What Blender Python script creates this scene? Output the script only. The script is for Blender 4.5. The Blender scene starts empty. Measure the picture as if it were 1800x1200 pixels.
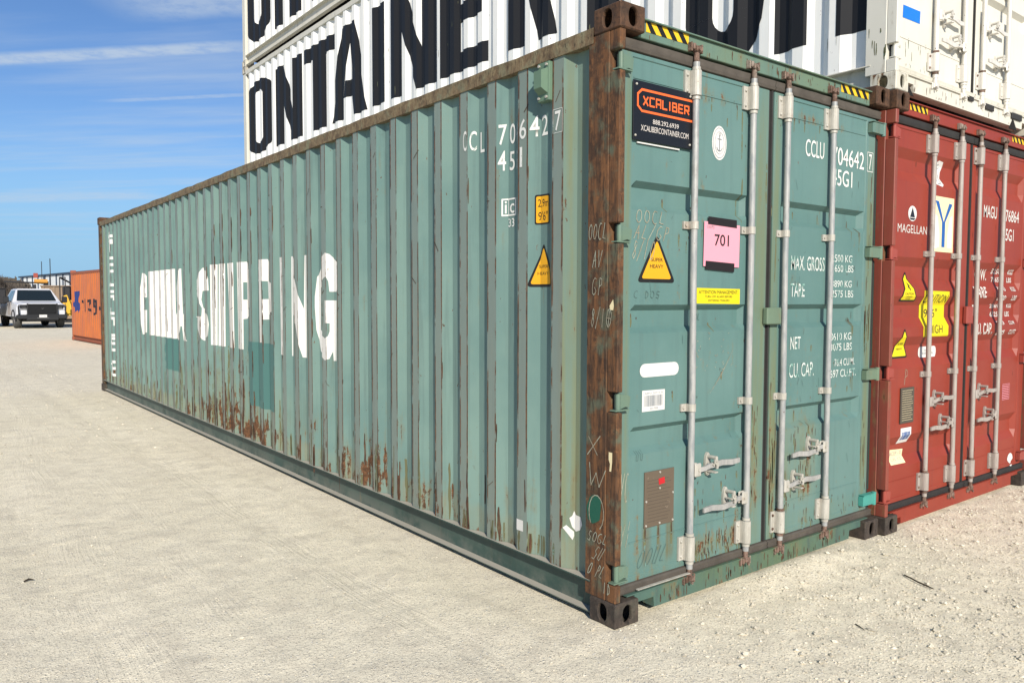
import bpy, bmesh, math, random
import numpy as np
from mathutils import Vector, Matrix
random.seed(7)
RNG = np.random.default_rng(11)
scn = bpy.context.scene
COL = scn.collection
R = math.radians

# ------------------------------------------------------------------ camera, sky, sun, exposure
cam_pos = Vector((-2.585, -2.547, 1.548))
yaw, pitch, roll = 0.65827, -0.053464, 0.00235
fw = Vector((math.sin(yaw)*math.cos(pitch), math.cos(yaw)*math.cos(pitch), math.sin(pitch)))
rt = Vector((math.cos(yaw), -math.sin(yaw), 0)); up = rt.cross(fw)
rt2 = rt*math.cos(roll)+up*math.sin(roll); up2 = -rt*math.sin(roll)+up*math.cos(roll)
cd = bpy.data.cameras.new('camera'); cam = bpy.data.objects.new('camera', cd); COL.objects.link(cam)
m = Matrix((rt2, up2, -fw)).transposed().to_4x4(); m.translation = cam_pos
cam.matrix_world = m
cd.sensor_width = 36; cd.lens = 36*1376.45/1800; cd.clip_end = 6000; cd.clip_start = .05
scn.camera = cam
SUN_EL, SUN_AZ = 28, 205      # azimuth measured from +Y towards +X
sl = bpy.data.lights.new('sun', 'SUN'); so = bpy.data.objects.new('sun', sl); COL.objects.link(so)
sl.energy = 5.0; sl.angle = R(.53); sl.color = (1, .92, .80)
sd = Vector((math.sin(R(SUN_AZ))*math.cos(R(SUN_EL)), math.cos(R(SUN_AZ))*math.cos(R(SUN_EL)), math.sin(R(SUN_EL))))
so.rotation_euler = (-sd).to_track_quat('-Z', 'Y').to_euler(); so.location = sd*40
scn.view_settings.view_transform = 'Standard'; scn.view_settings.look = 'None'
scn.view_settings.exposure = 0.30; scn.view_settings.gamma = 1; scn.view_settings.use_curve_mapping = False


# ------------------------------------------------------------------ node helper
class NT:
    def __init__(s, tree): s.t = tree; s.n = tree.nodes; s.l = tree.links
    def new(s, typ, **kw):
        nd = s.n.new(typ)
        for k, v in kw.items(): setattr(nd, k, v)
        return nd
    def put(s, sock, v):
        if isinstance(v, bpy.types.NodeSocket): s.l.new(v, sock)
        elif v is not None:
            if isinstance(v, (tuple, list)) and len(v) == 3 and sock.type == 'RGBA': v = (*v, 1)
            sock.default_value = v
    def m(s, op, a, b=None, c=None, clamp=False):
        nd = s.new('ShaderNodeMath', operation=op, use_clamp=clamp)
        s.put(nd.inputs[0], a); s.put(nd.inputs[1], b)
        if c is not None: s.put(nd.inputs[2], c)
        return nd.outputs[0]
    def add(s, a, b): return s.m('ADD', a, b)
    def mul(s, a, b): return s.m('MULTIPLY', a, b)
    def sub(s, a, b): return s.m('SUBTRACT', a, b)
    def mx(s, a, b): return s.m('MAXIMUM', a, b)
    def step(s, v, lo, hi):           # smooth 0..1
        nd = s.new('ShaderNodeMapRange', interpolation_type='SMOOTHSTEP')
        s.put(nd.inputs[0], v); nd.inputs[1].default_value = lo; nd.inputs[2].default_value = hi
        return nd.outputs[0]
    def vm(s, op, a, b=None, out=0):
        nd = s.new('ShaderNodeVectorMath', operation=op); s.put(nd.inputs[0], a); s.put(nd.inputs[1], b)
        return nd.outputs[out]
    def noise(s, vec, scale=1, det=3, rough=.5, sc=None, off=(0, 0, 0)):
        if sc is not None or off != (0, 0, 0):
            mp = s.new('ShaderNodeMapping'); s.put(mp.inputs[0], vec)
            mp.inputs['Scale'].default_value = sc or (1, 1, 1); mp.inputs['Location'].default_value = off
            vec = mp.outputs[0]
        nd = s.new('ShaderNodeTexNoise'); s.put(nd.inputs['Vector'], vec)
        nd.inputs['Scale'].default_value = scale; nd.inputs['Detail'].default_value = det
        nd.inputs['Roughness'].default_value = rough
        return nd.outputs['Fac']
    def mix(s, f, a, b, typ='MIX'):
        nd = s.new('ShaderNodeMix', data_type='RGBA', blend_type=typ)
        s.put(nd.inputs[0], f); s.put(nd.inputs[6], a); s.put(nd.inputs[7], b)
        return nd.outputs[2]
    def xyz(s, v):
        nd = s.new('ShaderNodeSeparateXYZ'); s.put(nd.inputs[0], v); return nd.outputs
    def comb(s, x, y, z):
        nd = s.new('ShaderNodeCombineXYZ'); s.put(nd.inputs[0], x); s.put(nd.inputs[1], y); s.put(nd.inputs[2], z)
        return nd.outputs[0]


def mat(name):
    m_ = bpy.data.materials.new(name); m_.use_nodes = True
    t = NT(m_.node_tree); b = m_.node_tree.nodes['Principled BSDF']
    co = t.new('ShaderNodeTexCoord').outputs['Object']
    return m_, t, b, co


def bump(t, b, h, strength=.3, dist=.01):
    nd = t.new('ShaderNodeBump'); nd.inputs['Strength'].default_value = strength; nd.inputs['Distance'].default_value = dist
    t.put(nd.inputs['Height'], h); t.l.new(nd.outputs[0], b.inputs['Normal'])


def plain(name, col, rough=.6, metal=0, vary=.12, scale=8, spec=.3):
    m_, t, b, co = mat(name)
    n = t.noise(co, scale, 4, .6)
    k = t.add(t.mul(n, vary*2), 1-vary)
    t.put(b.inputs['Base Color'], t.mix(1, (*col, 1), t.comb(k, k, k), 'MULTIPLY'))
    b.inputs['Roughness'].default_value = rough; b.inputs['Metallic'].default_value = metal
    b.inputs['Specular IOR Level'].default_value = spec
    return m_


# world: clear winter sky with thin cirrus and an old contrail
w = bpy.data.worlds.new('World'); scn.world = w; w.use_nodes = True
t = NT(w.node_tree); bg = w.node_tree.nodes['Background']
sky = t.new('ShaderNodeTexSky', sky_type='NISHITA'); sky.sun_disc = False
sky.sun_elevation = R(SUN_EL); sky.sun_rotation = R(SUN_AZ); sky.air_density = 1.0; sky.dust_density = .4; sky.ozone_density = 2.5
dv = t.new('ShaderNodeTexCoord').outputs['Generated']
X_, Y_, Z_ = t.xyz(dv)[:3]
zc = t.m('MAXIMUM', Z_, .02)
px = t.m('DIVIDE', X_, zc); py = t.m('DIVIDE', Y_, zc)
a0 = math.atan2(3.171-3.964, 1.078-.344); ca, sa = math.cos(a0), math.sin(a0)   # streak direction in the cloud plane
U = t.add(t.mul(px, ca), t.mul(py, sa)); V = t.add(t.mul(px, -sa), t.mul(py, ca))
def line(x, y, half, ulo, uhi, amt, wob=.05, ang=0.0):
    u0 = x*ca+y*sa; v0 = -x*sa+y*ca
    vv = t.sub(V, t.mul(t.sub(U, u0), ang))
    nz = t.noise(t.comb(U, V, 1.3), 2.2, 6, .65)
    d = t.m('ABSOLUTE', t.sub(t.sub(vv, v0), t.mul(t.sub(nz, .5), wob)))
    k = t.sub(1, t.step(d, half*.25, half))
    fa = t.mul(t.step(U, ulo-.25, ulo+.1), t.sub(1, t.step(U, uhi-.15, uhi+.35)))
    tex = t.step(t.noise(t.comb(U, V, 0), 9, 5, .7), .25, .62)
    return t.mul(t.mul(t.mul(k, fa), t.add(.45, t.mul(tex, .55))), amt)
def uv(x, y): return x*ca+y*sa, -x*sa+y*ca
u1, _ = uv(1.078, 3.171)
c1 = line(.344, 3.964, .11, -30, u1-.05, .75)
c2 = line(.907, 4.37, .05, uv(.907, 4.37)[0], uv(1.283, 3.867)[0], .45, .03)
c3 = line(.785, 9.477, .42, -30, uv(1.907, 8.297)[0], .5, .5, -.05)
c4 = line(.80, 2.82, .20, uv(.659, 2.883)[0], 8, .55, .12)
c5 = line(1.18, 5.392, .06, uv(1.18, 5.39)[0]-.3, 8, .3, .05)
broad = t.step(t.noise(t.comb(t.mul(U, .35), t.mul(V, 1.5), 4), 1.3, 5, .55), .42, .78)
fine = t.noise(t.comb(t.mul(U, .6), t.mul(V, 3), 7), 2.5, 5, .6)
veil = t.mul(t.mul(broad, t.add(.15, t.mul(fine, 1.1))), .62)
cl = t.mx(t.mx(t.mx(c1, c2), t.mx(c3, c4)), t.mx(c5, veil))
cl = t.mul(cl, t.step(Z_, .03, .12))
skyc = t.mix(t.mul(t.sub(1, t.step(Z_, -.02, .24)), .9), sky.outputs[0], (3.9, 5.9, 6.9))
skyt = t.mix(1, skyc, (.72, .92, 1.20), 'MULTIPLY')
out = t.mix(cl, skyt, (5.6, 6.6, 7.8))
t.put(bg.inputs[0], out); bg.inputs[1].default_value = .080

# ------------------------------------------------------------------ materials
def weather(name, base, base2, chip=.66, bottom=0.0, streak=.35, stain=.5, boxes=(), crest=None, crest_col=None,
            dents=.25, rough=.5, chip_scale=7, H=2.896, line_w=.007, chip_str=1.0, bow=1.0, edge_amt=1.0, tints=(), dust=0):
    """old container paint: fading, run-off streaks, rust chips and their halos.  boxes: (axis,lo,hi,zlo,zhi,strength)"""
    m_, t, b, co = mat(name)
    x, y, z = t.xyz(co)[:3]
    n1 = t.noise(co, 1.1, 4, .6)
    n2 = t.noise(co, 16, 4, .6, sc=(1, 1, .055))
    n3 = t.noise(co, 5, 5, .65, off=(3, 1, 2))
    col = t.mix(t.step(n1, .35, .65), base, base2)
    grime = t.mul(t.step(n2, .48, .74), streak)
    col = t.mix(grime, col, tuple(c*.55+.02 for c in base))
    col = t.mix(t.mul(t.step(n3, .5, .8), .25), col, tuple(min(1, c*1.25+.02) for c in base))
    for (ax, lo, hi, zl, zh, s_, tc) in tints:
        a = {'x': x, 'y': y}[ax]; e = (hi-lo)*.25; ez = (zh-zl)*.2
        bx = t.mul(t.mul(t.step(a, lo-e, lo+e), t.sub(1, t.step(a, hi-e, hi+e))), t.mul(t.step(z, zl-ez, zl+ez), t.sub(1, t.step(z, zh-ez, zh+ez))))
        col = t.mix(t.mul(t.mul(bx, s_), t.add(.35, t.mul(t.step(n2, .35, .65), .65))), col, tc)
    # rust chips
    cn = t.noise(co, chip_scale, 9, .72, sc=(1, 1, .62), off=(7, 2, 5))
    sn = t.noise(co, 26, 4, .6, sc=(1, 1, .09), off=(1, 9, 2))
    gain = 0.0
    if bottom: gain = t.mul(t.sub(1, t.step(z, .15, .75)), bottom)
    for (ax, lo, hi, zl, zh, s_) in boxes:
        a = {'x': x, 'y': y}[ax]; e = (hi-lo)*.3; ez = (zh-zl)*.35
        bx = t.mul(t.mul(t.step(a, lo-e*.3, lo+e), t.sub(1, t.step(a, hi-e, hi+e*.3))), t.mul(t.step(z, zl-ez*.2, zl+ez*.4), t.sub(1, t.step(z, zh-ez, zh+ez))))
        gain = t.add(t.mul(bx, s_), gain)
    cf = t.add(t.add(t.mul(cn, .62), t.mul(sn, .38)), gain)
    chipm = t.step(cf, chip, chip+.025)
    halo = t.mul(t.step(cf, chip-.1, chip+.01), stain)
    col = t.mix(t.mul(halo, t.step(n2, .3, .7)), col, (.17, .13, .06))
    rustc = t.mix(t.step(t.noise(co, 40, 4, .7), .35, .65), (.055, .028, .014), (.145, .066, .028))
    if crest:
        y0, pitch, wid, wearamt = crest
        fr = t.mul(t.m('FRACT', t.m('DIVIDE', t.sub(y, y0), pitch)), pitch)
        on = t.mul(t.sub(1, t.step(fr, wid-.002, wid+.004)), t.step(fr, -.004, .002))
        scr = t.noise(co, 22, 6, .75, sc=(1, 2, .22), off=(0, 4, 0))
        col = t.mix(t.mul(t.mul(on, t.add(.5, t.mul(scr, .6))), wearamt), col, crest_col)
        wob = t.mul(t.sub(t.noise(co, 9, 3, .6), .5), .012)
        frw = t.add(fr, wob)
        d1 = t.m('MINIMUM', t.m('ABSOLUTE', t.sub(frw, .006)), t.m('ABSOLUTE', t.sub(frw, wid-.004)))
        ln = t.noise(co, 1.0, 6, .72, sc=(3.6, 3.6, 2.1), off=(4, 4, 1))
        edge = t.mul(t.sub(1, t.step(d1, .002, line_w)), t.mul(t.step(ln, .43, .50), edge_amt))
        col = t.mix(edge, col, rustc)
    sp = t.noise(co, 34, 3, .6, sc=(1, 1, .6), off=(3, 3, 8)); spm = t.mul(t.step(sp, .70, .73), t.step(t.noise(co, 2.2, 3, .6, off=(6, 0, 1)), .45, .6))
    col = t.mix(spm, col, rustc)
    col = t.mix(t.mul(chipm, chip_str), col, rustc)
    if dust:
        nz = t.xyz(t.new('ShaderNodeNewGeometry').outputs['Normal'])[2]
        col = t.mix(t.mul(t.step(nz, .6, .9), dust), col, (.42, .39, .33))
        col = t.mix(t.mul(t.sub(1, t.step(z, .02, .16)), t.mul(t.step(n3, .35, .6), dust*.35)), col, (.30, .28, .23))
    t.put(b.inputs['Base Color'], col)
    t.put(b.inputs['Roughness'], t.add(rough, t.mul(chipm, .3)))
    b.inputs['Specular IOR Level'].default_value = .35
    h = t.add(t.mul(t.noise(co, 2.6, 2, .5), dents*4), t.add(t.mul(chipm, -.10), t.mul(t.noise(co, 45, 3, .6), .05)))
    bump(t, b, h, .6, .006*bow)
    return m_


def rusty(name, a, bcol, c, d=.35, vs=.12):
    m_, t, b, co = mat(name)
    n = t.noise(co, 30, 7, .72, sc=(1, 1, vs)); n2 = t.noise(co, 7, 5, .6, off=(5, 5, 5)); n3 = t.noise(co, 60, 4, .7, sc=(1, 1, vs*1.5), off=(2, 2, 2))
    col = t.mix(t.step(n, .38, .62), a, bcol)
    nb = t.noise(co, 9, 7, .75, off=(2, 7, 3)); col = t.mix(t.mul(t.step(nb, .48, .60), .75), col, tuple(q*.55 for q in a)); nc = t.noise(co, 13, 7, .78, off=(5, 1, 9)); col = t.mix(t.mul(t.step(nc, .56, .64), .6), col, tuple(min(1, q*1.35) for q in bcol))
    col = t.mix(t.mul(t.step(n2, .5, .68), d), col, c)
    col = t.mix(t.mul(t.step(n3, .52, .66), .8), col, tuple(q*.3 for q in a))
    n4 = t.noise(co, 24, 6, .75, sc=(1, 1, vs), off=(8, 1, 4)); col = t.mix(t.mul(t.step(n4, .58, .70), .6), col, tuple(min(1, q*1.7) for q in bcol))
    t.put(b.inputs['Base Color'], col); b.inputs['Roughness'].default_value = .82
    bump(t, b, t.add(n, t.mul(n3, .5)), .55, .006)
    return m_


G1, G2 = (.088, .172, .160), (.195, .345, .305)
M = {}
M['green_side'] = weather('green_side', tints=[('y', .28, .42, .2, 2.8, .8, (.17, .185, .095)), ('y', -1, 13, .18, .34, .7, (.20, .215, .15)), ('y', 11.6, 12.2, .2, 2.8, .7, (.17, .20, .12)), ('y', 3.9, 7.5, .15, .75, .35, (.19, .20, .12))], base=(.115, .196, .180), base2=(.152, .238, .210), chip=.655, bottom=.09, crest=(.397, .278, .085, .8), crest_col=(.20, .225, .195),
                          boxes=[('y', 4.2, 6.9, .15, 1.0, .10), ('y', .9, 4.2, .15, .75, .055), ('y', 9.8, 11.6, .2, .95, .06), ('y', .2, .5, .3, 2.7, .03), ('y', .6, .95, 2.5, 2.62, .05)], streak=.5, line_w=.0105)
M['green_door'] = weather('green_door', G1, (.110, .197, .182), tints=[('x', .05, .125, .1, 2.8, .75, (.15, .17, .085)), ('x', 1.262, 1.33, .2, 2.6, .8, (.15, .17, .085)), ('x', 1.10, 1.215, .3, 2.65, .7, (.15, .17, .085)), ('x', 2.29, 2.37, .2, 2.6, .8, (.15, .17, .085)), ('x', 1.35, 1.75, .36, .85, .5, (.19, .19, .10)), ('x', .10, 2.3, .17, .30, .35, (.13, .17, .11)), ('x', .24, .30, .25, .44, .9, (.12, .075, .03)), ('x', .345, .37, .30, .44, .8, (.12, .075, .03)), ('x', .415, .47, .25, .44, .9, (.12, .09, .03))], chip=.655, bottom=.045, streak=.3, stain=.85, chip_scale=17,
                          boxes=[('x', 1.45, 1.8, .36, .85, .085), ('x', 1.1, 1.42, .4, .95, .07), ('x', .9, 1.2, .5, 1.0, .04), ('x', 1.3, 2.1, 2.57, 2.62, .08), ('x', .55, 1.1, .2, .33, .09), ('x', .55, 1.2, 2.55, 2.62, .06), ('x', .9, 1.2, .2, .5, .06)], dents=.22, bow=1.6)
M['green_frame'] = weather('green_frame', (.125, .180, .120), (.10, .175, .15), chip=.622, bottom=.02, streak=.5, stain=.8)
M['green_sill'] = weather('green_sill', (.060, .120, .104), (.085, .13, .075), chip=.605, streak=.8, stain=.95, chip_scale=9)
M['green_rail'] = weather('green_rail', (.028, .058, .050), (.040, .080, .068), chip=.665, streak=.5, stain=.6, dust=.9)
M['post_rust'] = rusty('post_rust', (.060, .028, .012), (.145, .062, .021), (.080, .100, .066), .85, .11)
M['post_shade'] = plain('post_shade', (.014, .035, .028), .8, vary=.4)  # near-black green paints in the shade of the right post's groove
M['rail_rust'] = rusty('rail_rust', (.13, .085, .045), (.20, .155, .085), (.17, .19, .12), .6, .3)
M['cast_rust'] = rusty('cast_rust', (.050, .024, .011), (.095, .044, .020), (.035, .025, .016), .5, .6)
M['cast_dark'] = rusty('cast_dark', (.038, .029, .023), (.062, .045, .034), (.085, .085, .06), .35, .6)
M['cam_rust'] = rusty('cam_rust', (.10, .055, .035), (.2, .13, .1), (.35, .32, .27), .5, .8)
M['cast_olive'] = rusty('cast_olive', (.13, .13, .09), (.17, .16, .11), (.10, .08, .06), .5, .6)
M['gasket'] = plain('gasket', (.030, .029, .028), .75, vary=.35, scale=14)
M['gasket_brown'] = plain('gasket_brown', (.085, .074, .062), .8, vary=.5, scale=12)
M['dark'] = plain('dark', (.012, .011, .010), .9)
M['rod_zinc'] = None
def zinc(name, a, b_, c, amt=.3):
    m_, t, b, co = mat(name)
    n = t.noise(co, 30, 5, .7, sc=(1, 1, .25)); n2 = t.noise(co, 6, 5, .7, off=(1, 3, 1))
    col = t.mix(t.step(n, .35, .65), a, b_); col = t.mix(t.mul(t.step(n2, .55, .72), amt), col, c)
    n3 = t.noise(co, 55, 3, .6, off=(9, 1, 1)); col = t.mix(t.step(n3, .70, .74), col, (.09, .05, .03))
    t.put(b.inputs['Base Color'], col); b.inputs['Roughness'].default_value = .5; b.inputs['Metallic'].default_value = .12
    bump(t, b, n, .3, .002); return m_
M['rod_zinc'] = zinc('rod_zinc', (.24, .255, .26), (.36, .36, .345), (.20, .19, .17), .6)
M['bracket'] = zinc('bracket', (.36, .345, .30), (.46, .44, .39), (.26, .18, .12), .55)
M['rod_cream'] = zinc('rod_cream', (.30, .265, .235), (.37, .33, .295), (.24, .17, .13), .4)
M['rod_white'] = zinc('rod_white', (.55, .53, .48), (.62, .60, .55), (.45, .38, .28), .35)
M['handle_zinc'] = zinc('handle_zinc', (.28, .28, .27), (.38, .37, .35), (.2, .15, .12), .5)
M['red_door'] = weather('red_door', (.225, .032, .018), (.25, .040, .022), chip=.69, bottom=.02, streak=.22, stain=.2, dents=.15)
M['red_frame'] = weather('red_frame', (.27, .05, .036), (.30, .065, .045), chip=.69, streak=.4, stain=.4)
M['red_post'] = weather('red_post', (.20, .052, .034), (.235, .05, .035), chip=.60, streak=.8, stain=.7, chip_scale=10)
M['white_side'] = weather('white_side', (.76, .755, .72), (.80, .795, .76), chip=.735, streak=.10, stain=.25, crest=(.397, .278, .085, .10), crest_col=(.55, .54, .5), line_w=.004, dents=.2, edge_amt=.12)
M['white_door'] = weather('white_door', (.56, .545, .475), (.61, .595, .53), chip=.700, bottom=.03, streak=.12, stain=.5, dents=.15)
M['white_frame'] = weather('white_frame', (.54, .52, .44), (.60, .58, .51), chip=.65, streak=.3, stain=.8, chip_scale=11)
M['white_cast'] = weather('white_cast', (.62, .60, .50), (.3, .28, .25), chip=.58, streak=.5, stain=.8, chip_scale=12)
M['orange_side'] = weather('orange_side', (.50, .14, .035), (.40, .12, .05), chip=.66, streak=.5, stain=.5, crest=(.397, .278, .085, .25), crest_col=(.25, .10, .05), edge_amt=.5)
M['orange_frame'] = plain('orange_frame', (.28, .09, .05), .8, vary=.3)
def flat_mark(name, col, wear=.0, rough=.55, under=None):
    m_, t, b, co = mat(name)
    n = t.noise(co, 14, 7, .75); n2 = t.noise(co, 2.5, 4, .6)
    c = t.mix(t.mul(t.step(n2, .3, .8), .15), col, tuple(q*.75 for q in col))
    if wear: c = t.mix(t.step(n, .70-wear, .73-wear), c, under)
    t.put(b.inputs['Base Color'], c); b.inputs['Roughness'].default_value = rough; b.inputs['Specular IOR Level'].default_value = .3
    return m_
M['white_mark'] = flat_mark('white_mark', (.66, .67, .63), .10, .6, (.22, .30, .26))
M['white_side_mark'] = weather('white_side_mark', (.66, .65, .60), (.72, .71, .67), chip=.66, streak=.10, stain=.3, crest=(.397, .278, .085, .35), crest_col=(.40, .36, .31), line_w=.011, edge_amt=1.0)
M['worn_mark'] = flat_mark('worn_mark', (.56, .60, .56), .17, .6, (.18, .33, .28))
M['red_white_mark'] = flat_mark('red_white_mark', (.58, .54, .50))
M['black_mark'] = flat_mark('black_mark', (.012, .014, .022), .02, .5, (.1, .1, .1))
M['navy_mark'] = flat_mark('navy_mark', (.011, .011, .012), .0, .5)
M['yellow'] = flat_mark('yellow', (.66, .33, .012)); M['yellow_bright'] = flat_mark('yellow_bright', (.66, .55, .01))
M['yellow_tape'] = flat_mark('yellow_tape', (.72, .46, .02), .05, .5, (.3, .25, .1))
M['black'] = flat_mark('black', (.012, .012, .012)); M['sign_black'] = flat_mark('sign_black', (.010, .011, .014), 0, .35)
M['orange_print'] = flat_mark('orange_print', (.75, .13, .03)); M['pink'] = flat_mark('pink', (.70, .29, .36), 0, .7)
M['tape_black'] = flat_mark('tape_black', (.014, .010, .010), 0, .5); M['paper'] = flat_mark('paper', (.62, .61, .58), 0, .7)
M['cream_paper'] = flat_mark('cream_paper', (.72, .62, .38), 0, .6); M['blue_print'] = flat_mark('blue_print', (.015, .10, .34)); M['navy_blue_mark'] = flat_mark('navy_blue_mark', (.02, .035, .16))
M['blue_tape'] = flat_mark('blue_tape', (.01, .16, .62), 0, .6); M['grey_print'] = flat_mark('grey_print', (.2, .22, .24))
M['plate_brown'] = flat_mark('plate_brown', (.115, .088, .062), .06, .6, (.25, .2, .15)); M['plate_grey'] = flat_mark('plate_grey', (.075, .065, .05), .06, .6, (.12, .1, .09))
M['red_print'] = flat_mark('red_print', (.45, .015, .02)); M['chalk'] = flat_mark('chalk', (.30, .31, .24), .21, .9, (.25, .22, .16))
M['graphite'] = flat_mark('graphite', (.075, .13, .12), .1, .9, (.17, .30, .26)); M['patch_teal'] = flat_mark('patch_teal', (.062, .148, .136), .04, .5, (.16, .29, .25))
M['turquoise'] = plain('turquoise', (.055, .26, .22), .5, vary=.2); M['green_splat'] = flat_mark('green_splat', (.01, .085, .055))
M['vent_green'] = plain('vent_green', (.11, .18, .125), .5, vary=.15)


# ------------------------------------------------------------------ mesh helpers
class MB:
    def __init__(s): s.v = []; s.f = []; s.sm = []
    def add(s, vs, fs, smooth=False):
        o = len(s.v); s.v += [tuple(p) for p in vs]; s.f += [tuple(o+i for i in f) for f in fs]; s.sm += [smooth]*len(fs)
        return s
    def box(s, x0, x1, y0, y1, z0, z1, c=0.0):
        if c <= 0:
            vs = [(x, y, z) for x in (x0, x1) for y in (y0, y1) for z in (z0, z1)]
            return s.add(vs, [(0, 1, 3, 2), (4, 6, 7, 5), (0, 4, 5, 1), (2, 3, 7, 6), (0, 2, 6, 4), (1, 5, 7, 3)])
        bm = bmesh.new(); bmesh.ops.create_cube(bm, size=1)
        for v in bm.verts: v.co = Vector((x0+(v.co.x+.5)*(x1-x0), y0+(v.co.y+.5)*(y1-y0), z0+(v.co.z+.5)*(z1-z0)))
        bmesh.ops.bevel(bm, geom=bm.edges[:], offset=c, segments=1, affect='EDGES')
        bm.verts.index_update(); s.add([v.co[:] for v in bm.verts], [[v.index for v in f.verts] for f in bm.faces]); bm.free(); return s
    def tube(s, pts, r, n=10, caps=True, smooth=True):
        pts = [Vector(p) for p in pts]; rs = r if isinstance(r, (list, tuple)) else [r]*len(pts); vs = []
        for i, p in enumerate(pts):
            d = (pts[min(i+1, len(pts)-1)]-pts[max(i-1, 0)]).normalized()
            a = d.orthogonal() if abs(d.z) < .95 else Vector((1, 0, 0)); a = (a-d*a.dot(d)).normalized(); b = d.cross(a)
            if i and (a-pa).length > 1.0: a = (pa-d*pa.dot(d)).normalized(); b = d.cross(a)
            pa = a
            vs += [p+(a*math.cos(k*2*math.pi/n)+b*math.sin(k*2*math.pi/n))*rs[i] for k in range(n)]
        fs = [(i*n+k, i*n+(k+1) % n, (i+1)*n+(k+1) % n, (i+1)*n+k) for i in range(len(pts)-1) for k in range(n)]
        s.add(vs, fs, smooth)
        if caps: s.add(vs[:n], [tuple(range(n))[::-1]]); s.add(vs[-n:], [tuple(range(n))])
        return s
    def prism(s, poly, ax, a0, a1):
        """poly of 2-D points extruded along axis ax ('x': poly=(y,z), 'y': (x,z), 'z': (x,y))"""
        def P(q, a): return {'x': (a, q[0], q[1]), 'y': (q[0], a, q[1]), 'z': (q[0], q[1], a)}[ax]
        n = len(poly); vs = [P(q, a0) for q in poly]+[P(q, a1) for q in poly]
        return s.add(vs, [tuple(range(n)), tuple(range(2*n-1, n-1, -1))]+[(i, (i+1) % n, n+(i+1) % n, n+i) for i in range(n)])
    def build(s, name, material, parent=None, fix=True):
        me = bpy.data.meshes.new(name); me.from_pydata(s.v, [], s.f)
        me.polygons.foreach_set('use_smooth', s.sm)
        if fix:
            bm = bmesh.new(); bm.from_mesh(me); bmesh.ops.recalc_face_normals(bm, faces=bm.faces[:]); bm.to_mesh(me); bm.free()
        o = bpy.data.objects.new(name, me); COL.objects.link(o)
        if material: me.materials.append(M[material] if isinstance(material, str) else material)
        if parent: o.parent = parent
        return o


def thing(name, label, cat, loc=(0, 0, 0), rz=0, group=None):
    o = bpy.data.objects.new(name, None); COL.objects.link(o); o.location = loc; o.rotation_euler = (0, 0, rz)
    o.empty_display_size = .2
    o['label'] = label; o['category'] = cat
    if group: o['group'] = group
    return o
def tag(o, label, cat, group=None):
    o['label'] = label; o['category'] = cat
    if group: o['group'] = group
    return o
def lab(o, s): o['label'] = s; return o


# ------------------------------------------------------------------ surfaces that print and stickers are laid on
class Surf:
    def __init__(s, fn, cu=(), cv=()): s.fn = fn; s.cu = cu; s.cv = cv
def lay(bm, surf, off, name, material, parent):
    vs = bm.verts[:]
    if not vs: bm.free(); return None
    u0, u1 = min(v.co.x for v in vs), max(v.co.x for v in vs); v0, v1 = min(v.co.y for v in vs), max(v.co.y for v in vs)
    for c in surf.cu:
        if u0 < c < u1: bmesh.ops.bisect_plane(bm, geom=bm.verts[:]+bm.edges[:]+bm.faces[:], plane_co=(c, 0, 0), plane_no=(1, 0, 0), dist=1e-6)
    for c in surf.cv:
        if v0 < c < v1: bmesh.ops.bisect_plane(bm, geom=bm.verts[:]+bm.edges[:]+bm.faces[:], plane_co=(0, c, 0), plane_no=(0, 1, 0), dist=1e-6)
    for v in bm.verts: v.co = surf.fn(v.co.x, v.co.y, off+v.co.z)
    me = bpy.data.meshes.new(name); bm.to_mesh(me); bm.free()
    o = bpy.data.objects.new(name, me); COL.objects.link(o); me.materials.append(M[material]); o.parent = parent
    return o
def polys(ps, surf, off, name, material, parent, dz=.00006):
    bm = bmesh.new()
    for i, p in enumerate(ps):
        f = bm.faces.new([bm.verts.new((q[0], q[1], i*dz)) for q in p])
    bmesh.ops.triangulate(bm, faces=[f for f in bm.faces if len(f.verts) > 4])
    return lay(bm, surf, off, name, material, parent)
def glyph_bm(s, box, bold=0.0, track=1.0, lines=.9, align='LEFT', shear=0):
    cu = bpy.data.curves.new('print', 'FONT'); cu.body = s; cu.offset = bold; cu.space_character = track; cu.space_line = lines
    cu.align_x = align; cu.resolution_u = 4; cu.shear = shear; cu.fill_mode = 'FRONT'
    o = bpy.data.objects.new('print', cu); COL.objects.link(o); bpy.context.view_layer.update()
    me = o.to_mesh(); bm = bmesh.new(); bm.from_mesh(me); o.to_mesh_clear()
    bpy.data.objects.remove(o); bpy.data.curves.remove(cu)
    bmesh.ops.remove_doubles(bm, verts=bm.verts[:], dist=1e-5)
    x0, x1 = min(v.co.x for v in bm.verts), max(v.co.x for v in bm.verts); y0, y1 = min(v.co.y for v in bm.verts), max(v.co.y for v in bm.verts)
    a, b, c, d = box
    for v in bm.verts: v.co = Vector((a+(v.co.x-x0)/max(x1-x0, 1e-6)*(c-a), b+(v.co.y-y0)/max(y1-y0, 1e-6)*(d-b), 0))
    return bm
def text(s, box, surf, off, material, parent, bold=0.0, track=1.0, lines=.9, align='LEFT', name='lettering', shear=0):
    return lay(glyph_bm(s, box, bold, track, lines, align, shear), surf, off, name, material, parent)
def texts(items, surf, off, material, parent, bold=0.0, name='lettering'):
    """several strings as one printed block"""
    bm = bmesh.new()
    for s, box in items:
        g = glyph_bm(s, box, bold); me = bpy.data.meshes.new('t'); g.to_mesh(me); g.free(); bm.from_mesh(me); bpy.data.meshes.remove(me)
    return lay(bm, surf, off, name, material, parent)
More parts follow.
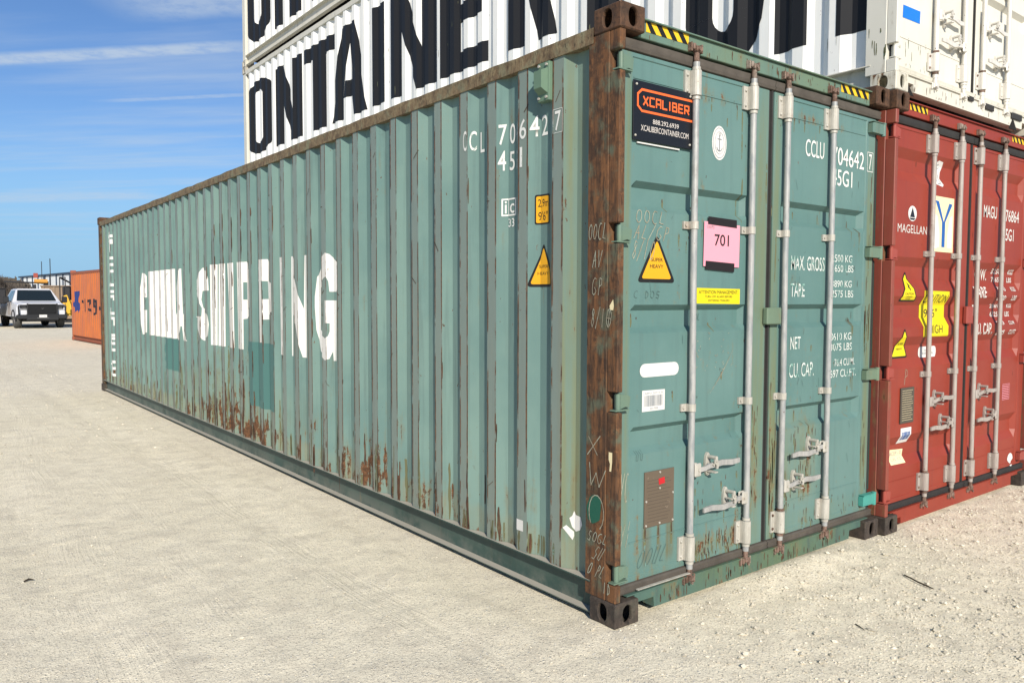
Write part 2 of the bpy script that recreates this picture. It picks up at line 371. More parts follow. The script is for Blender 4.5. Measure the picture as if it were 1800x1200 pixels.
def ribbon(pts, wd):
    out = []
    for i in range(len(pts)-1):
        a, b = Vector(pts[i]), Vector(pts[i+1]); d = (b-a)
        if d.length < 1e-6: continue
        d.normalize(); n = Vector((-d.y, d.x))*wd/2; a = a-d*wd*.3; b = b+d*wd*.3
        out.append([(a-n)[:], (b-n)[:], (b+n)[:], (a+n)[:]])
    return out
def arc(cx, cy, rx, ry, a0=0, a1=360, n=14): return [(cx+rx*math.cos(R(a0+(a1-a0)*i/n)), cy+ry*math.sin(R(a0+(a1-a0)*i/n))) for i in range(n+1)]
HAND = {  # handwriting, unit boxes
    'O': [arc(.45, .5, .38, .48, 60, 440, 10)], 'C': [arc(.55, .5, .45, .5, 60, 300, 8)], 'L': [[(.3, 1), (.1, .1), (.7, .05)]], 'A': [[(0, 0), (.4, 1), (.7, 0)], [(.1, .4), (.7, .45)]],
    'V': [[(0, 1), (.3, 0), (.8, 1)]], 'G': [arc(.5, .5, .45, .5, 60, 330, 8)+[(.5, .45)]], 'P': [[(.2, 0), (.3, 1), (.7, .95), (.75, .6), (.25, .5)]], '8': [[(.6, .9), (.3, 1), (.2, .75), (.7, .3), (.4, 0), (.15, .2), (.6, .8)]],
    '/': [[(0, -.1), (.7, 1.1)]], '1': [[(.3, 1), (.25, 0)]], '0': [arc(.45, .5, .35, .5, 80, 440, 10)], 'X': [[(0, 0), (.9, 1)], [(0, .9), (.8, .1)]], 'W': [[(0, 1), (.2, 0), (.45, .6), (.7, 0), (1, .8)]],
    'U': [[(.1, 1), (.15, .1), (.6, .05), (.7, 1)]], 'S': [[(.8, .9), (.3, 1), (.2, .6), (.7, .4), (.6, 0), (.1, .1)]], 'Q': [arc(.5, .5, .5, .5, 0, 360, 12), [(.5, .1), (.5, .9)], [(.1, .5), (.9, .5)]],
    'Y': [[(0, 1), (.4, .5)], [(.8, 1), (.1, -.2)]], 'D': [[(.2, 0), (.2, 1), (.7, .7), (.7, .2), (.2, 0)]], 'N': [[(0, 0), (.1, 1), (.6, 0), (.7, 1)]], 'P2': [], ' ': []}
def hand(s, x, z, w_, h, wd, surf, parent, material='chalk', off=.002, slant=.1, name='chalk_writing'):
    ps = []
    rr = random.Random(hash((round(x, 3), round(z, 3))) & 255)
    for i, ch in enumerate(s):
        for st in HAND.get(ch, []):
            q = [(x+(i+px_*.85)*w_/len(s)+slant*h*py_+rr.uniform(-1, 1)*wd*.3, z+py_*h+rr.uniform(-1, 1)*wd*.5) for px_, py_ in st]
            ps += ribbon(q, wd)
    return polys(ps, surf, off, name, material, parent) if ps else None
def ell(cx, cy, rx, ry, n=24): return arc(cx, cy, rx, ry, 0, 360, n)[:-1]
def rnd_tri(cx, top, base, hw, r=.012):
    """triangle with rounded corners"""
    P = [(cx-hw, base), (cx+hw, base), (cx, top)]; out = []
    for i, (p, q, s_) in enumerate(zip(P, P[1:]+P[:1], P[2:]+P[:2])):
        p_, prv, nxt = Vector(p), Vector(s_), Vector(q)
        a = p_+(prv-p_).normalized()*r*1.6; b = p_+(nxt-p_).normalized()*r*1.6
        for k in range(5):
            u = k/4; out.append(((1-u)**2*a+2*u*(1-u)*p_+u*u*b)[:])
    return out
def rrect(x0, x1, y0, y1, r):
    return arc(x1-r, y1-r, r, r, 0, 90, 4)+arc(x0+r, y1-r, r, r, 90, 180, 4)+arc(x0+r, y0+r, r, r, 180, 270, 4)+arc(x1-r, y0+r, r, r, 270, 360, 4)
def grow(p, k, c=None):
    c = c or (sum(q[0] for q in p)/len(p), sum(q[1] for q in p)/len(p))
    return [(c[0]+(q[0]-c[0])*k, c[1]+(q[1]-c[1])*k) for q in p]


# ------------------------------------------------------------------ shipping container
W_, PITCH, C0, CW, SL, SA = 2.438, .278, .397, .085, .064, .056
XO, XI = .010, .046      # crest and recess of the side sheet behind the outer plane
def side_breaks(L):
    ys = [.205]
    k = 0
    while C0+k*PITCH+CW+SA < L-.2:
        a = C0+k*PITCH; ys += [a-SL, a, a+CW, a+CW+SA]; k += 1
    ys.append(L-.205)
    return ys
def side_x(y, L):
    k = math.floor((y-(C0-SL))/PITCH); f = y-(C0-SL)-k*PITCH
    if y < C0-SL or C0+k*PITCH+CW+SA > L-.2: return XI
    if f < SL: return XI+(XO-XI)*f/SL
    if f < SL+CW: return XO
    if f < SL+CW+SA: return XO+(XI-XO)*(f-SL-CW)/SA
    return XI
def casting(x0, y0, z0, xs, ys, material, parent, top=False):
    """corner casting; xs/ys = -1 or 1: on which side of it the outer faces lie"""
    dx, dy, dz = .162, .178, .118
    x1, y1, z1 = x0+dx, y0+dy, z0+dz; c = .006
    mb = MB()
    def face(corners, hole_c, hole_r, inward):
        # corners: 4 points CCW; hole as ellipse ring + tunnel
        P = [Vector(p) for p in corners]; cen = Vector(hole_c); e1 = (P[1]-P[0]).normalized(); e2 = (P[3]-P[0]).normalized()
        n = 24; ring = []
        for k in range(n):
            a = 2*math.pi*k/n; u, v = math.cos(a), math.sin(a)
            ring.append((u*hole_r[0], math.copysign(abs(v)**.75, v)*hole_r[1]))
        bx0, bx1 = (P[0]-cen).dot(e1), (P[1]-cen).dot(e1); by0, by1 = (P[0]-cen).dot(e2), (P[3]-cen).dot(e2)
        outer = []
        for (u, v) in ring:
            tt = min(((bx1 if u > 0 else bx0)/u if abs(u) > 1e-9 else 1e9), ((by1 if v > 0 else by0)/v if abs(v) > 1e-9 else 1e9)); outer.append((u*tt, v*tt))
        ins = [cen+e1*u+e2*v for u, v in ring]; outs = [cen+e1*u+e2*v for u, v in outer]
        dep = [p+Vector(inward)*.016 for p in ins]; rim = [cen+e1*u*1.1+e2*v*1.07 for u, v in ring]; ins2 = [p+Vector(inward)*.006 for p in ins]
        vs = outs+rim+ins2+dep; fs = []
        for a in range(3): fs += [(a*n+k, a*n+(k+1) % n, (a+1)*n+(k+1) % n, (a+1)*n+k) for k in range(n)]
        mb.add(vs, fs)
        for i in range(4):   # corner fill triangles
            p = P[i]; ds = sorted(range(n), key=lambda k: (outs[k]-p).length)
            k1 = ds[0]
            cand = [k for k in ((k1+1) % n, (k1-1) % n)]
            k2 = min(cand, key=lambda k: (outs[k]-p).length)
            mb.add([p, outs[k1], outs[k2]], [(0, 1, 2)])
    fx = x0 if xs < 0 else x1; fy = y0 if ys < 0 else y1
    hy = y0+.089; hx = x0+.082; hz = z0+dz/2
    # outer end face (door side) and outer long side with holes
    face([(x0+c, fy, z0+c), (x1-c, fy, z0+c), (x1-c, fy, z1-c), (x0+c, fy, z1-c)], (hx, fy, hz), (.030, .042), (0, -ys, 0))
    face([(fx, y0+c, z0+c), (fx, y1-c, z0+c), (fx, y1-c, z1-c), (fx, y0+c, z1-c)], (fx, hy, hz), (.030, .042), (-xs, 0, 0))
    fx2 = x1 if xs < 0 else x0; fy2 = y1 if ys < 0 else y0
    mb.add([(x0+c, fy2, z0+c), (x1-c, fy2, z0+c), (x1-c, fy2, z1-c), (x0+c, fy2, z1-c)], [(0, 1, 2, 3)])
    mb.add([(fx2, y0+c, z0+c), (fx2, y1-c, z0+c), (fx2, y1-c, z1-c), (fx2, y0+c, z1-c)], [(0, 1, 2, 3)])
    for z in (z0, z1): mb.add([(x0+c, y0+c, z), (x1-c, y0+c, z), (x1-c, y1-c, z), (x0+c, y1-c, z)], [(0, 1, 2, 3)])
    X2 = [(x0, x0+c), (x1, x1-c)]; Y2 = [(y0, y0+c), (y1, y1-c)]; Z2 = [(z0, z0+c), (z1, z1-c)]
    for xo, xi in X2:
        for yo, yi in Y2: mb.add([(xo, yi, z0+c), (xi, yo, z0+c), (xi, yo, z1-c), (xo, yi, z1-c)], [(0, 1, 2, 3)])
        for zo, zi in Z2: mb.add([(xo, y0+c, zi), (xi, y0+c, zo), (xi, y1-c, zo), (xo, y1-c, zi)], [(0, 1, 2, 3)])
        for yo, yi in Y2:
            for zo, zi in Z2: mb.add([(xo, yi, zi), (xi, yo, zi), (xi, yi, zo)], [(0, 1, 2)])
    for yo, yi in Y2:
        for zo, zi in Z2: mb.add([(x0+c, yo, zi), (x0+c, yi, zo), (x1-c, yi, zo), (x1-c, yo, zi)], [(0, 1, 2, 3)])
    return mb.build('corner_casting', material, parent)


def band_depth(z, x, bands, prof, xa, xb, d0=.032):
    dn, fl, up_ = prof; d = 0
    for zt in bands:
        if zt-dn <= z <= zt: d = (zt-z)/dn
        elif zt-dn-fl <= z <= zt-dn: d = 1
        elif zt-dn-fl-up_ <= z <= zt-dn-fl: d = 1-(zt-dn-fl-z)/up_
    e = max(0, min(1, min((x-xa), (xb-x))/.034))
    return d*d0*e

DOORY = .052
def container(name, label, loc, C, L=12.192, H=2.896, rods=(.560, 1.035, 1.357, 1.830), bands=(2.112, 1.524, .935), prof=(.028, .080, .030), bd=.037,
              group=None, hinges=(2.64, 1.855, 1.07, .25), handles=(('r', .68), ('l', .475), ('r', .48), ('l', .665)), detail=True, rz=0, sill_notch=True, doors=True):
    T = thing(name, label, 'shipping container', loc, rz, group)
    hw_mat, br_mat = C.get('rod'), C.get('bracket')
    # side sheets
    ys = side_breaks(L); zb, zt = .190, H-.144
    def wall(flip):
        mb = MB(); vs = []; n = 9
        zs = [zb+(zt-zb)*i/n for i in range(n+1)]
        rr = random.Random(5)
        for y in ys:
            for j, z in enumerate(zs):
                x = side_x(y, L)
                vs.append((x if not flip else W_-x, y, z))
        m_ = n+1
        fs = [(i*m_+j, (i+1)*m_+j, (i+1)*m_+j+1, i*m_+j+1) for i in range(len(ys)-1) for j in range(n)]
        mb.add(vs, fs); return mb.build('side_wall', C['side'], T, fix=False)
    wall(False); wall(True)
    MB().box(.12, W_-.12, L-.06, L-.02, .16, H-.1).build('end_wall', C['side'], T)
    MB().box(.068, W_-.068, .1, L-.03, H-.088, H-.078).build('roof', C['side'], T)
    MB().box(.09, W_-.09, .12, L-.08, .13, .165).build('floor', 'dark', T)
    # rails
    for fl in (0, 1):
        X = (lambda x: x) if not fl else (lambda x: W_-x)
        mb = MB(); n = 60; rr = random.Random(3+fl); vs = []
        for i in range(n+1):
            y = .178+(L-.356)*i/n; e = 0 if i in (0, n) else rr.uniform(-.003, .003)*(1 if i % 3 else 1.8); g = rr.uniform(-.002, .002)
            vs += [(X(.002+g), y, zt-.006), (X(.002+g), y, H-.077+e), (X(.066), y, H-.077+e*.5), (X(.066), y, zt-.006)]
        mb.add(vs, [(i*4+a, i*4+(a+1) % 4, i*4+4+(a+1) % 4, i*4+4+a) for i in range(n) for a in range(4)]); mb.build('top_rail', C['rail'], T)
        pr = [(0, .182), (0, .189), (.075, .189), (.075, .024), (.012, .024), (.012, .030), (.055, .034), (.055, .182)]
        MB().prism([(X(a), b) for a, b in pr], 'y', .178, L-.178).build('bottom_rail', C['low'], T)
    # castings
    ch = H-.118
    for (x, xs) in ((0, -1), (W_-.162, 1)):
        for (y, ysn) in ((0, -1), (L-.178, 1)):
            casting(x, y, 0, xs, ysn, C['cast_low'] if xs < 0 or 'cast_low2' not in C else C['cast_low2'], T)
            casting(x, y, ch, xs, ysn, C['cast_top'], T)
    # posts
    for fl in (0, 1):
        X = (lambda x: x) if not fl else (lambda x: W_-x)
        mb = MB()
        def bx(a, b, y0, y1, z0, z1, c=0): mb.box(min(X(a), X(b)), max(X(a), X(b)), y0, y1, z0, z1, c)
        ry_ = .06 if fl and 'post2' in C else 0
        bx(.004, .050, .075+ry_*.5, .214, .118, ch, .004)
        bx(.050, .110, .120, .200, .118, ch)
        zz = [.118]
        for hz in sorted(hinges): zz += [hz-.048, hz+.048]
        zz.append(ch)
        for i in range(0, len(zz), 2): bx(.006, .044, .008+ry_, .0745+ry_*.5, zz[i], zz[i+1], .004)
        mb.build('corner_post', C['post'] if not fl or 'post2' not in C else C['post2'], T)
        MB().box(min(X(.01), X(.11)), max(X(.01), X(.11)), L-.17, L-.012, .118, ch, .01).build('corner_post', C['post'], T)
    # header and sill
    MB().box(.164, W_-.164, .046, .12, H-.122, H-.040, .003).box(.164, W_-.164, .030, .12, H-.040, H-.034).build('header', C['header'], T)
    if doors:
        sy = .034
        mb = MB()
        if sill_notch: mb.prism([(.165, .082), (.300, .082), (.306, .030), (W_-.306, .030), (W_-.300, .082), (W_-.165, .082), (W_-.165, .128), (.165, .128)], 'y', sy, .11)
        else: mb.prism([(.165, .03), (.175, .03), (.18, .075), (.27, .075), (.275, .03), (W_-.3, .03), (W_-.3, .1), (W_-.165, .1), (W_-.165, .128), (.165, .128)], 'y', sy, .11)
        mb.box(.1, W_-.1, .022, .11, .1285, .134)
        mb.build('sill', C['sill'], T)
    surfd = None
    if not doors: return T
    zt_d, zb_d = H-.196, .182
    leaves = ((.058, 1.212), (1.262, 2.366))
    surfs = []
    for li, (xa, xb) in enumerate(leaves):
        pa, pb = (xa+.075, xb-.17) if li == 0 else (xa+.078, xb-.105)
        if 'panel' in C: pa, pb = C['panel'][li]
        def dep(x, z, pa=pa, pb=pb):
            inn = pa < x < pb and zb_d+.03 < z < zt_d-.02
            return DOORY+(.005 if inn else 0)+band_depth(z, x, bands, prof, pa, pb, bd)
        xs_ = [xa, pa-.002, pa+.002, pa+.034, (pa+.034+pb-.034)/2, pb-.034, pb-.002, pb+.002, xb]
        zs = [zb_d, zb_d+.028, zb_d+.032, zt_d-.022, zt_d-.018, zt_d]
        for b in bands: zs += [b, b-prof[0], b-prof[0]-prof[1], b-sum(prof)]
        zs = sorted(set(zs)); nx = len(xs_)
        vs = [(x, dep(x, z), z) for z in zs for x in xs_]
        fs = [(j*nx+i, j*nx+i+1, (j+1)*nx+i+1, (j+1)*nx+i) for j in range(len(zs)-1) for i in range(nx-1)]
        mb = MB().add(vs, fs)
        # leaf edges
        for (e0, e1) in (((xa, zb_d), (xa, zt_d)), ((xb, zb_d), (xb, zt_d)), ((xa, zt_d), (xb, zt_d)), ((xa, zb_d), (xb, zb_d))):
            mb.add([(e0[0], DOORY, e0[1]), (e1[0], DOORY, e1[1]), (e1[0], .11, e1[1]), (e0[0], .11, e0[1])], [(0, 1, 2, 3)])
        # weld beads across the panel
        for wz in C.get('welds', (2.588, .372)):
            mb.box(pa+.01, pb-.01, DOORY+.0015, DOORY+.01, wz-.003, wz+.003)
        dr = mb.build('door', C['door'], T, fix=False)
        surfs.append(Surf(lambda u, v, o, dep=dep: Vector((u, dep(u, v)-o, v)), cu=xs_[1:-1], cv=zs[1:-1]))
        # gasket strips round the leaf
        gm = C.get('gasket', 'gasket_brown')
        rr = random.Random(li)
        n = 24
        for (z0, z1, yy) in ((zt_d+.004, zt_d+.062, .040), (zb_d-.050, zb_d-.003, .034)):
            g = MB()
            xs2 = [xa-.03+(xb-xa+.075)*i/n for i in range(n+1)]
            if li == 1: xs2 = [xa-.004+(xb-xa+.05)*i/n for i in range(n+1)]
            vs = []
            for x in xs2:
                a = rr.uniform(-.002, .002); h_ = z1-z0; vs += [(x, yy+.026, z0), (x, yy+.005+a, z0+.004), (x, yy-.001+a, z0+h_*.30), (x, yy+.006+a, z0+h_*.36), (x, yy+.003+a, z0+h_*.62), (x, yy+a, z1-.008), (x, yy+.010+a, z1-.002), (x, yy+.028, z1)]
            g.add(vs, [(i*8+k, (i+1)*8+k, (i+1)*8+k+1, i*8+k+1) for i in range(n) for k in range(7)])
            g.build('gasket', gm, dr)
        if li == 0:
            MB().prism([(xb+.004, .10), (xb+.004, .060), (xb+.018, .058), (xb+.020, .046), (xb+.030, .046), (xb+.032, .058), (leaves[1][0]-.003, .060), (leaves[1][0]-.003, .10)], 'z', zb_d, zt_d).build('gasket', 'gasket', dr)
            MB().box(.047, xa-.001, .062, .11, zb_d, zt_d).build('gasket', 'gasket', dr)
        else: MB().box(xb+.002, xb+.032, .060, .11, zb_d, zt_d).build('gasket', 'gasket', dr)
        # hinges
        for hz in hinges:
            hm = C['hinge']
            if li == 1 and hz == hinges[-1] and 'hinge_new' in C: hm = C['hinge_new']
            if li == 0:
                h = MB().prism([(.036, hz-.034), (.055, hz-.034), (.085, hz-.026), (.112, hz-.030), (.118, hz+.02), (.10, hz+.028), (.055, hz+.034), (.036, hz+.034)], 'y', .030, .056)
                h.tube([(.040, .036, hz-.040), (.040, .036, hz+.040)], .013, 10)
                h.box(.008, .10, .018, .056, hz-.042, hz-.036)
            else:
                h = MB().prism([(2.270, hz-.032), (2.42, hz-.034), (2.428, hz-.026), (2.428, hz+.026), (2.42, hz+.034), (2.30, hz+.034), (2.270, hz+.026)], 'y', .018, .050)
                h.tube([(2.418, .026, hz-.042), (2.418, .026, hz+.042)], .015, 10)
                h.box(2.275, 2.43, .012, .050, hz+.034, hz+.038)
            ho = h.build('hinge', hm, dr)
            if hm == 'turquoise': lab(ho, 'hinge repainted bright turquoise')
    # lock rods
    RY = .026; r0 = .0172
    for i, rx in enumerate(rods):
        rr = random.Random(i+int(loc[0]*10))
        bend = rr.uniform(-.004, .004)
        pts = [(rx, RY, .17), (rx, RY, .5), (rx+bend, RY, 1.1), (rx-bend*.5, RY, 1.7), (rx, RY, 2.3), (rx, RY, H-.17)]
        rod = MB().tube(pts, r0, 14).build('lock_rod', hw_mat, T)
        # collars + narrower necks
        zt_b, zb_b = H-.212, .338
        for (z0, z1) in ((zt_b-.122, zt_b), (zb_b-.122, zb_b)):
            b = MB(); zm0, zm1 = z0, z1
            b.prism([(rx-.062, zm0), (rx+.045, zm0), (rx+.045, zm1), (rx-.062, zm1)], 'y', DOORY-.008, DOORY+.004)
            vs = []
            for zz in (zm0, zm1):
                for k in range(9):
                    a = math.pi*k/8; vs.append((rx-.026*math.cos(a), RY-.002-.026*math.sin(a)*.95, zz))
                vs += [(rx+.026, DOORY-.006, zz), (rx-.026, DOORY-.006, zz)]
            n = 11; b.add(vs, [(k, (k+1) % n, n+(k+1) % n, n+k) for k in range(n)]+[tuple(range(n))[::-1], tuple(range(n, 2*n))], False)
            b.box(rx-.027, rx-.021, DOORY-.016, DOORY-.007, zm0, zm1)
            br = b.build('rod_bracket', br_mat, rod)
            bolts = MB()
            for (bx_, bz) in ((rx-.046, zm0+.022), (rx-.046, zm1-.022), (rx+.036, zm0+.022), (rx+.036, zm1-.022)):
                bolts.tube([(bx_, DOORY-.007, bz), (bx_, DOORY-.013, bz), (bx_, DOORY-.0155, bz)], [.0085, .0085, .005], 8)
            for zc_ in (z0-.012, z1+.010):
                bolts.tube([(rx, RY, zc_-.007), (rx, RY, zc_+.007)], .0215, 14)
            bolts.build('bolts', 'cam_rust' if rr.random() < .3 else br_mat, rod)
        for zz in (1.922, 1.002) if 'midz' not in C else C['midz']:
            b = MB(); z0, z1 = zz-.019, zz+.019
            b.prism([(rx-.056, z0), (rx+.050, z0), (rx+.050, z1), (rx-.056, z1)], 'y', DOORY-.007, DOORY+.004)
            vs = []
            for q in (z0, z1):
                for k in range(9):
                    a = math.pi*k/8; vs.append((rx-.0215*math.cos(a), RY-.001-.0215*math.sin(a), q))
                vs += [(rx+.0215, DOORY-.006, q), (rx-.0215, DOORY-.006, q)]
            b.add(vs, [(k, (k+1) % 11, 11+(k+1) % 11, 11+k) for k in range(11)]+[tuple(range(11))[::-1], tuple(range(11, 22))])
            b.tube([(rx-.040, DOORY-.006, zz), (rx-.040, DOORY-.013, zz)], .008, 8).tube([(rx+.038, DOORY-.006, zz), (rx+.038, DOORY-.013, zz)], .006, 8)
            b.build('rod_bracket', br_mat, rod)
        # cam ends
        for (z, s_) in ((H-.10, 1), (.115, -1)):
            cm = MB()
            cm.tube([(rx, RY, z-s_*.07), (rx, RY, z-s_*.012)], .0145, 12)
            cm.box(rx-.019, rx+.019, RY-.020, RY+.012, z-s_*.022 if s_ > 0 else z-.006, z+.006 if s_ > 0 else z+.022, .004)
            cm.box(rx-.032, rx-.014, RY-.012, RY+.022, z-.014, z+.018, .004).box(rx+.012, rx+.031, RY-.004, RY+.022, z-.016, z+.014, .004)
            cm.box(rx-.028, rx+.026, RY+.002, RY+.018, z+.004, z+.016, .003)
            cm.tube([(rx-.004, RY-.018, z-.012), (rx-.004, RY-.028, z-.012)], .008, 8)
            cm.build('locking_cam', C['cam'], rod)
            k = MB().box(rx-.045, rx-.034, .020, .046, z-.022, z+.022, .002).box(rx+.034, rx+.044, .020, .046, z-.022, z+.022, .002)
            k.build('cam_keeper', C['cam'], rod)
    # handles
    for (rx, (dr_, hz)) in zip(rods, handles):
        s_ = 1 if dr_ == 'r' else -1; rr = random.Random(int(rx*100))
        tilt = .0 if dr_ == 'r' else -.01
        hm = C['handle']
        hub = MB().box(min(rx+s_*.012, rx+s_*.062), max(rx+s_*.012, rx+s_*.062), .004, .016, hz-.036, hz+.034, .006)
        hub.box(min(rx+s_*.012, rx+s_*.060), max(rx+s_*.012, rx+s_*.060), .030, .040, hz-.034, hz+.032, .005)
        hub.tube([(rx+s_*.042, .0, hz), (rx+s_*.042, .042, hz)], .009, 8)
        ho = hub.build('door_handle', br_mat, T)
        segs = [(.045, -.004), (.10, -.002), (.125, .012), (.19, .016), (.23, .020), (.32, .008), (.385, .012)]
        vs = []
        for k, (d, dz) in enumerate(segs):
            hh = .012 if k not in (3, 4, 5) else .0145
            x = rx+s_*d; zc_ = hz+dz*(.8 if s_ > 0 else -.9)+tilt*d; y0 = .010 if k < 2 else (.002 if k < 5 else .006)
            vs += [(x, y0, zc_-hh), (x, y0, zc_+hh), (x, y0+.011, zc_+hh), (x, y0+.011, zc_-hh)]
        n = len(segs)
        MB().add(vs, [(k*4+a, k*4+(a+1) % 4, k*4+4+(a+1) % 4, k*4+4+a) for k in range(n-1) for a in range(4)]+[(0, 1, 2, 3), (n*4-1, n*4-2, n*4-3, n*4-4)]).build('lever', hm, ho)
        cx = rx+s_*.160
        ct = MB().prism([(q[0], q[1]) for q in ell(cx, hz+.010, .021, .062, 16)], 'y', DOORY-.010, DOORY+.004)
        ct.prism([(cx-.010, hz+.045), (cx+.010, hz+.045), (cx+.022, hz+.012), (cx+.016, hz-.008), (cx+.004, hz-.008), (cx+.006, hz+.008), (cx-.012, hz+.022)], 'y', -.012, -.004)
        ct.tube([(cx, -.014, hz+.050), (cx, DOORY-.008, hz+.050)], .010, 10).tube([(cx-.012, DOORY-.02, hz+.015), (cx-.012, -.008, hz+.015)], .006, 8)
        ct.box(cx-.014, cx+.014, -.014, DOORY-.008, hz-.030, hz-.022, .002).tube([(cx, DOORY-.008, hz-.038), (cx, DOORY-.018, hz-.038)], .009, 8)
        ct.box(cx-.004, cx+.014, -.018, .004, hz+.028, hz+.034)
        ct.build('handle_catch', br_mat, ho)
    return T, surfs


def side_surface(L=12.192):
    return Surf(lambda u, v, o: Vector((side_x(-u, L)-o, -u, v)), cu=[-y for y in side_breaks(L)[1:-1]])
plane_y = lambda y: Surf(lambda u, v, o: Vector((u, y-o, v)))
plane_x = lambda x: Surf(lambda u, v, o: Vector((x-o, -u, v)))

#@@GREEN
CG = dict(side='green_side', door='green_door', rail='rail_rust', low='green_rail', cast_low='cast_dark', cast_low2='cast_dark', cast_top='cast_rust', post='post_rust', post2='post_shade',
          header='green_frame', sill='green_sill', rod='rod_zinc', bracket='bracket', cam='cam_rust', hinge='green_frame', hinge_new='turquoise', handle='handle_zinc', panel=((.135, 1.045), (1.342, 2.262)))
green, (GL, GR) = container('shipping_container', 'weathered sea-green container on the ground with a pink 701 sheet on its door', (0, 0, 0), CG)
SS = side_surface()
def yb(y0, y1, z0, z1): return (-y0, z0, -y1, z1)      # box on the side: y0 (left, far) > y1 (right, near)

def big_letters(lst, surf, off, material, parent, bold, name='lettering'):
    for ch, y0, y1, z0, z1 in lst:
        if ch == 'I': polys([[(-y0, z0), (-y1, z0), (-y1, z1), (-y0, z1)]], surf, off, name, material, parent)
        elif ch == 'U' or ch == 'O' or ch == 'C' or ch == 'G' or ch == 'S' or ch == 'P' or ch == 'R' or ch == 'N' or ch == 'T' or ch == 'A' or ch == 'E' or ch == 'H':
            block(ch, -y0, -y1, z0, z1, surf, off, name, material, parent)
def block(ch, x0, x1, z0, z1, surf, off, name, material, parent):
    """heavy condensed sign-writer capitals drawn in a box (stem s of the width)"""
    w_, h = x1-x0, z1-z0; st = .36
    f = lambda pts: [(x0+a*w_, z0+b*h) for a, b in pts]
    ps = []
    def band(outer, inner):     # strip between two point lists
        for i in range(len(outer)-1): ps.append([f([outer[i]])[0], f([outer[i+1]])[0], f([inner[i+1]])[0], f([inner[i]])[0]])
    tb = .17
    if ch == 'H':
        st = .43; ps += [f(((0, 0), (st, 0), (st, 1), (0, 1))), f(((1-st, 0), (1, 0), (1, 1), (1-st, 1))), f(((st, .42), (1-st, .42), (1-st, .60), (st, .60)))]
    elif ch == 'N': ps += [f(((0, 0), (.30, 0), (.30, 1), (0, 1))), f(((.70, 0), (1, 0), (1, 1), (.70, 1))), f(((.30, .62), (.30, 1), (.36, 1), (.70, .38), (.70, 0), (.62, 0)))]
    elif ch == 'T': ps += [f(((0, .83), (1, .83), (1, 1), (0, 1))), f(((.32, 0), (.68, 0), (.68, .83), (.32, .83)))]
    elif ch == 'E': ps += [f(((0, 0), (.42, 0), (.42, 1), (0, 1))), f(((.42, 0), (1, 0), (1, tb), (.42, tb))), f(((.42, .42), (.92, .42), (.92, .58), (.42, .58))), f(((.42, 1-tb), (1, 1-tb), (1, 1), (.42, 1)))]
    elif ch == 'A': ps += [f(((0, 0), (.33, 0), (.52, .80), (.52, 1), (.30, 1))), f(((.67, 0), (1, 0), (.70, 1), (.52, 1), (.52, .80))), f(((.385, .22), (.615, .22), (.575, .40), (.43, .40)))]
    elif ch in 'PR':
        o = [(.36, 1), (.62, 1), (.82, .975), (.95, .91), (1, .80), (1, .64), (.95, .53), (.82, .47), (.62, .445), (.36, .445)]
        i = [(.36, .85), (.50, .85), (.58, .845), (.63, .82), (.65, .78), (.65, .67), (.63, .625), (.58, .60), (.50, .595), (.36, .595)]
        ps.append(f(((0, 0), (.36, 0), (.36, 1), (0, 1)))); band(o, i)
        if ch == 'R': ps.append(f(((.56, .46), (.88, .49), (.84, .42), (1, 0), (.64, 0), (.44, .445))))
    elif ch in 'OCGU':
        def loop(rx, ry, cx, a0, a1, n=10): return [(cx+rx*math.cos(R(a0+(a1-a0)*k/n)), ry*math.sin(R(a0+(a1-a0)*k/n))) for k in range(n+1)]
        top_o = [(.5+x, .80+y) for x, y in loop(.5, .20, 0, 180, 0)]; top_i = [(.5+x, .80+y) for x, y in loop(.14, .06, 0, 180, 0)]
        bot_o = [(.5+x, .20+y) for x, y in loop(.5, .20, 0, 180, 360)]; bot_i = [(.5+x, .20+y) for x, y in loop(.14, .06, 0, 180, 360)]
        if ch != 'U': band(top_o, top_i)
        band(bot_o, bot_i)
        ps.append(f(((0, .2), (st, .2), (st, 1 if ch == 'U' else .8), (0, 1 if ch == 'U' else .8))))
        if ch == 'O' or ch == 'U': ps.append(f(((1-st, .2), (1, .2), (1, 1 if ch == 'U' else .8), (1-st, 1 if ch == 'U' else .8))))
        else:
            ps.append(f(((1-st, .66), (1, .66), (1, .8), (1-st, .8))))
            ps.append(f(((1-st, .2), (1, .2), (1, .34 if ch == 'C' else .50), (1-st, .34 if ch == 'C' else .50))))
            if ch == 'G': ps.append(f(((.52, .36), (1-st, .36), (1-st, .50), (.52, .50)))); ps.append(f(((.84, 0), (1, 0), (1, .2), (.96, .2))))
    elif ch == 'S':
        o = [(1, .66), (1, .80), (.93, .90), (.75, .98), (.5, 1), (.25, .98), (.07, .90), (0, .78), (.02, .66), (.15, .55), (.42, .45), (.62, .36), (.64, .28), (.64, .20), (.6, .16), (.5, .145), (.40, .16), (.36, .20), (.36, .34)]
        i = [(.64, .66), (.64, .80), (.6, .84), (.55, .853), (.5, .855), (.45, .853), (.40, .84), (.36, .78), (.38, .70), (.48, .63), (.75, .54), (.95, .42), (1, .30), (1, .20), (.93, .10), (.75, .02), (.5, 0), (.15, .05), (0, .34)]
        band(o, i)
    return polys(ps, surf, off, name, material, parent)

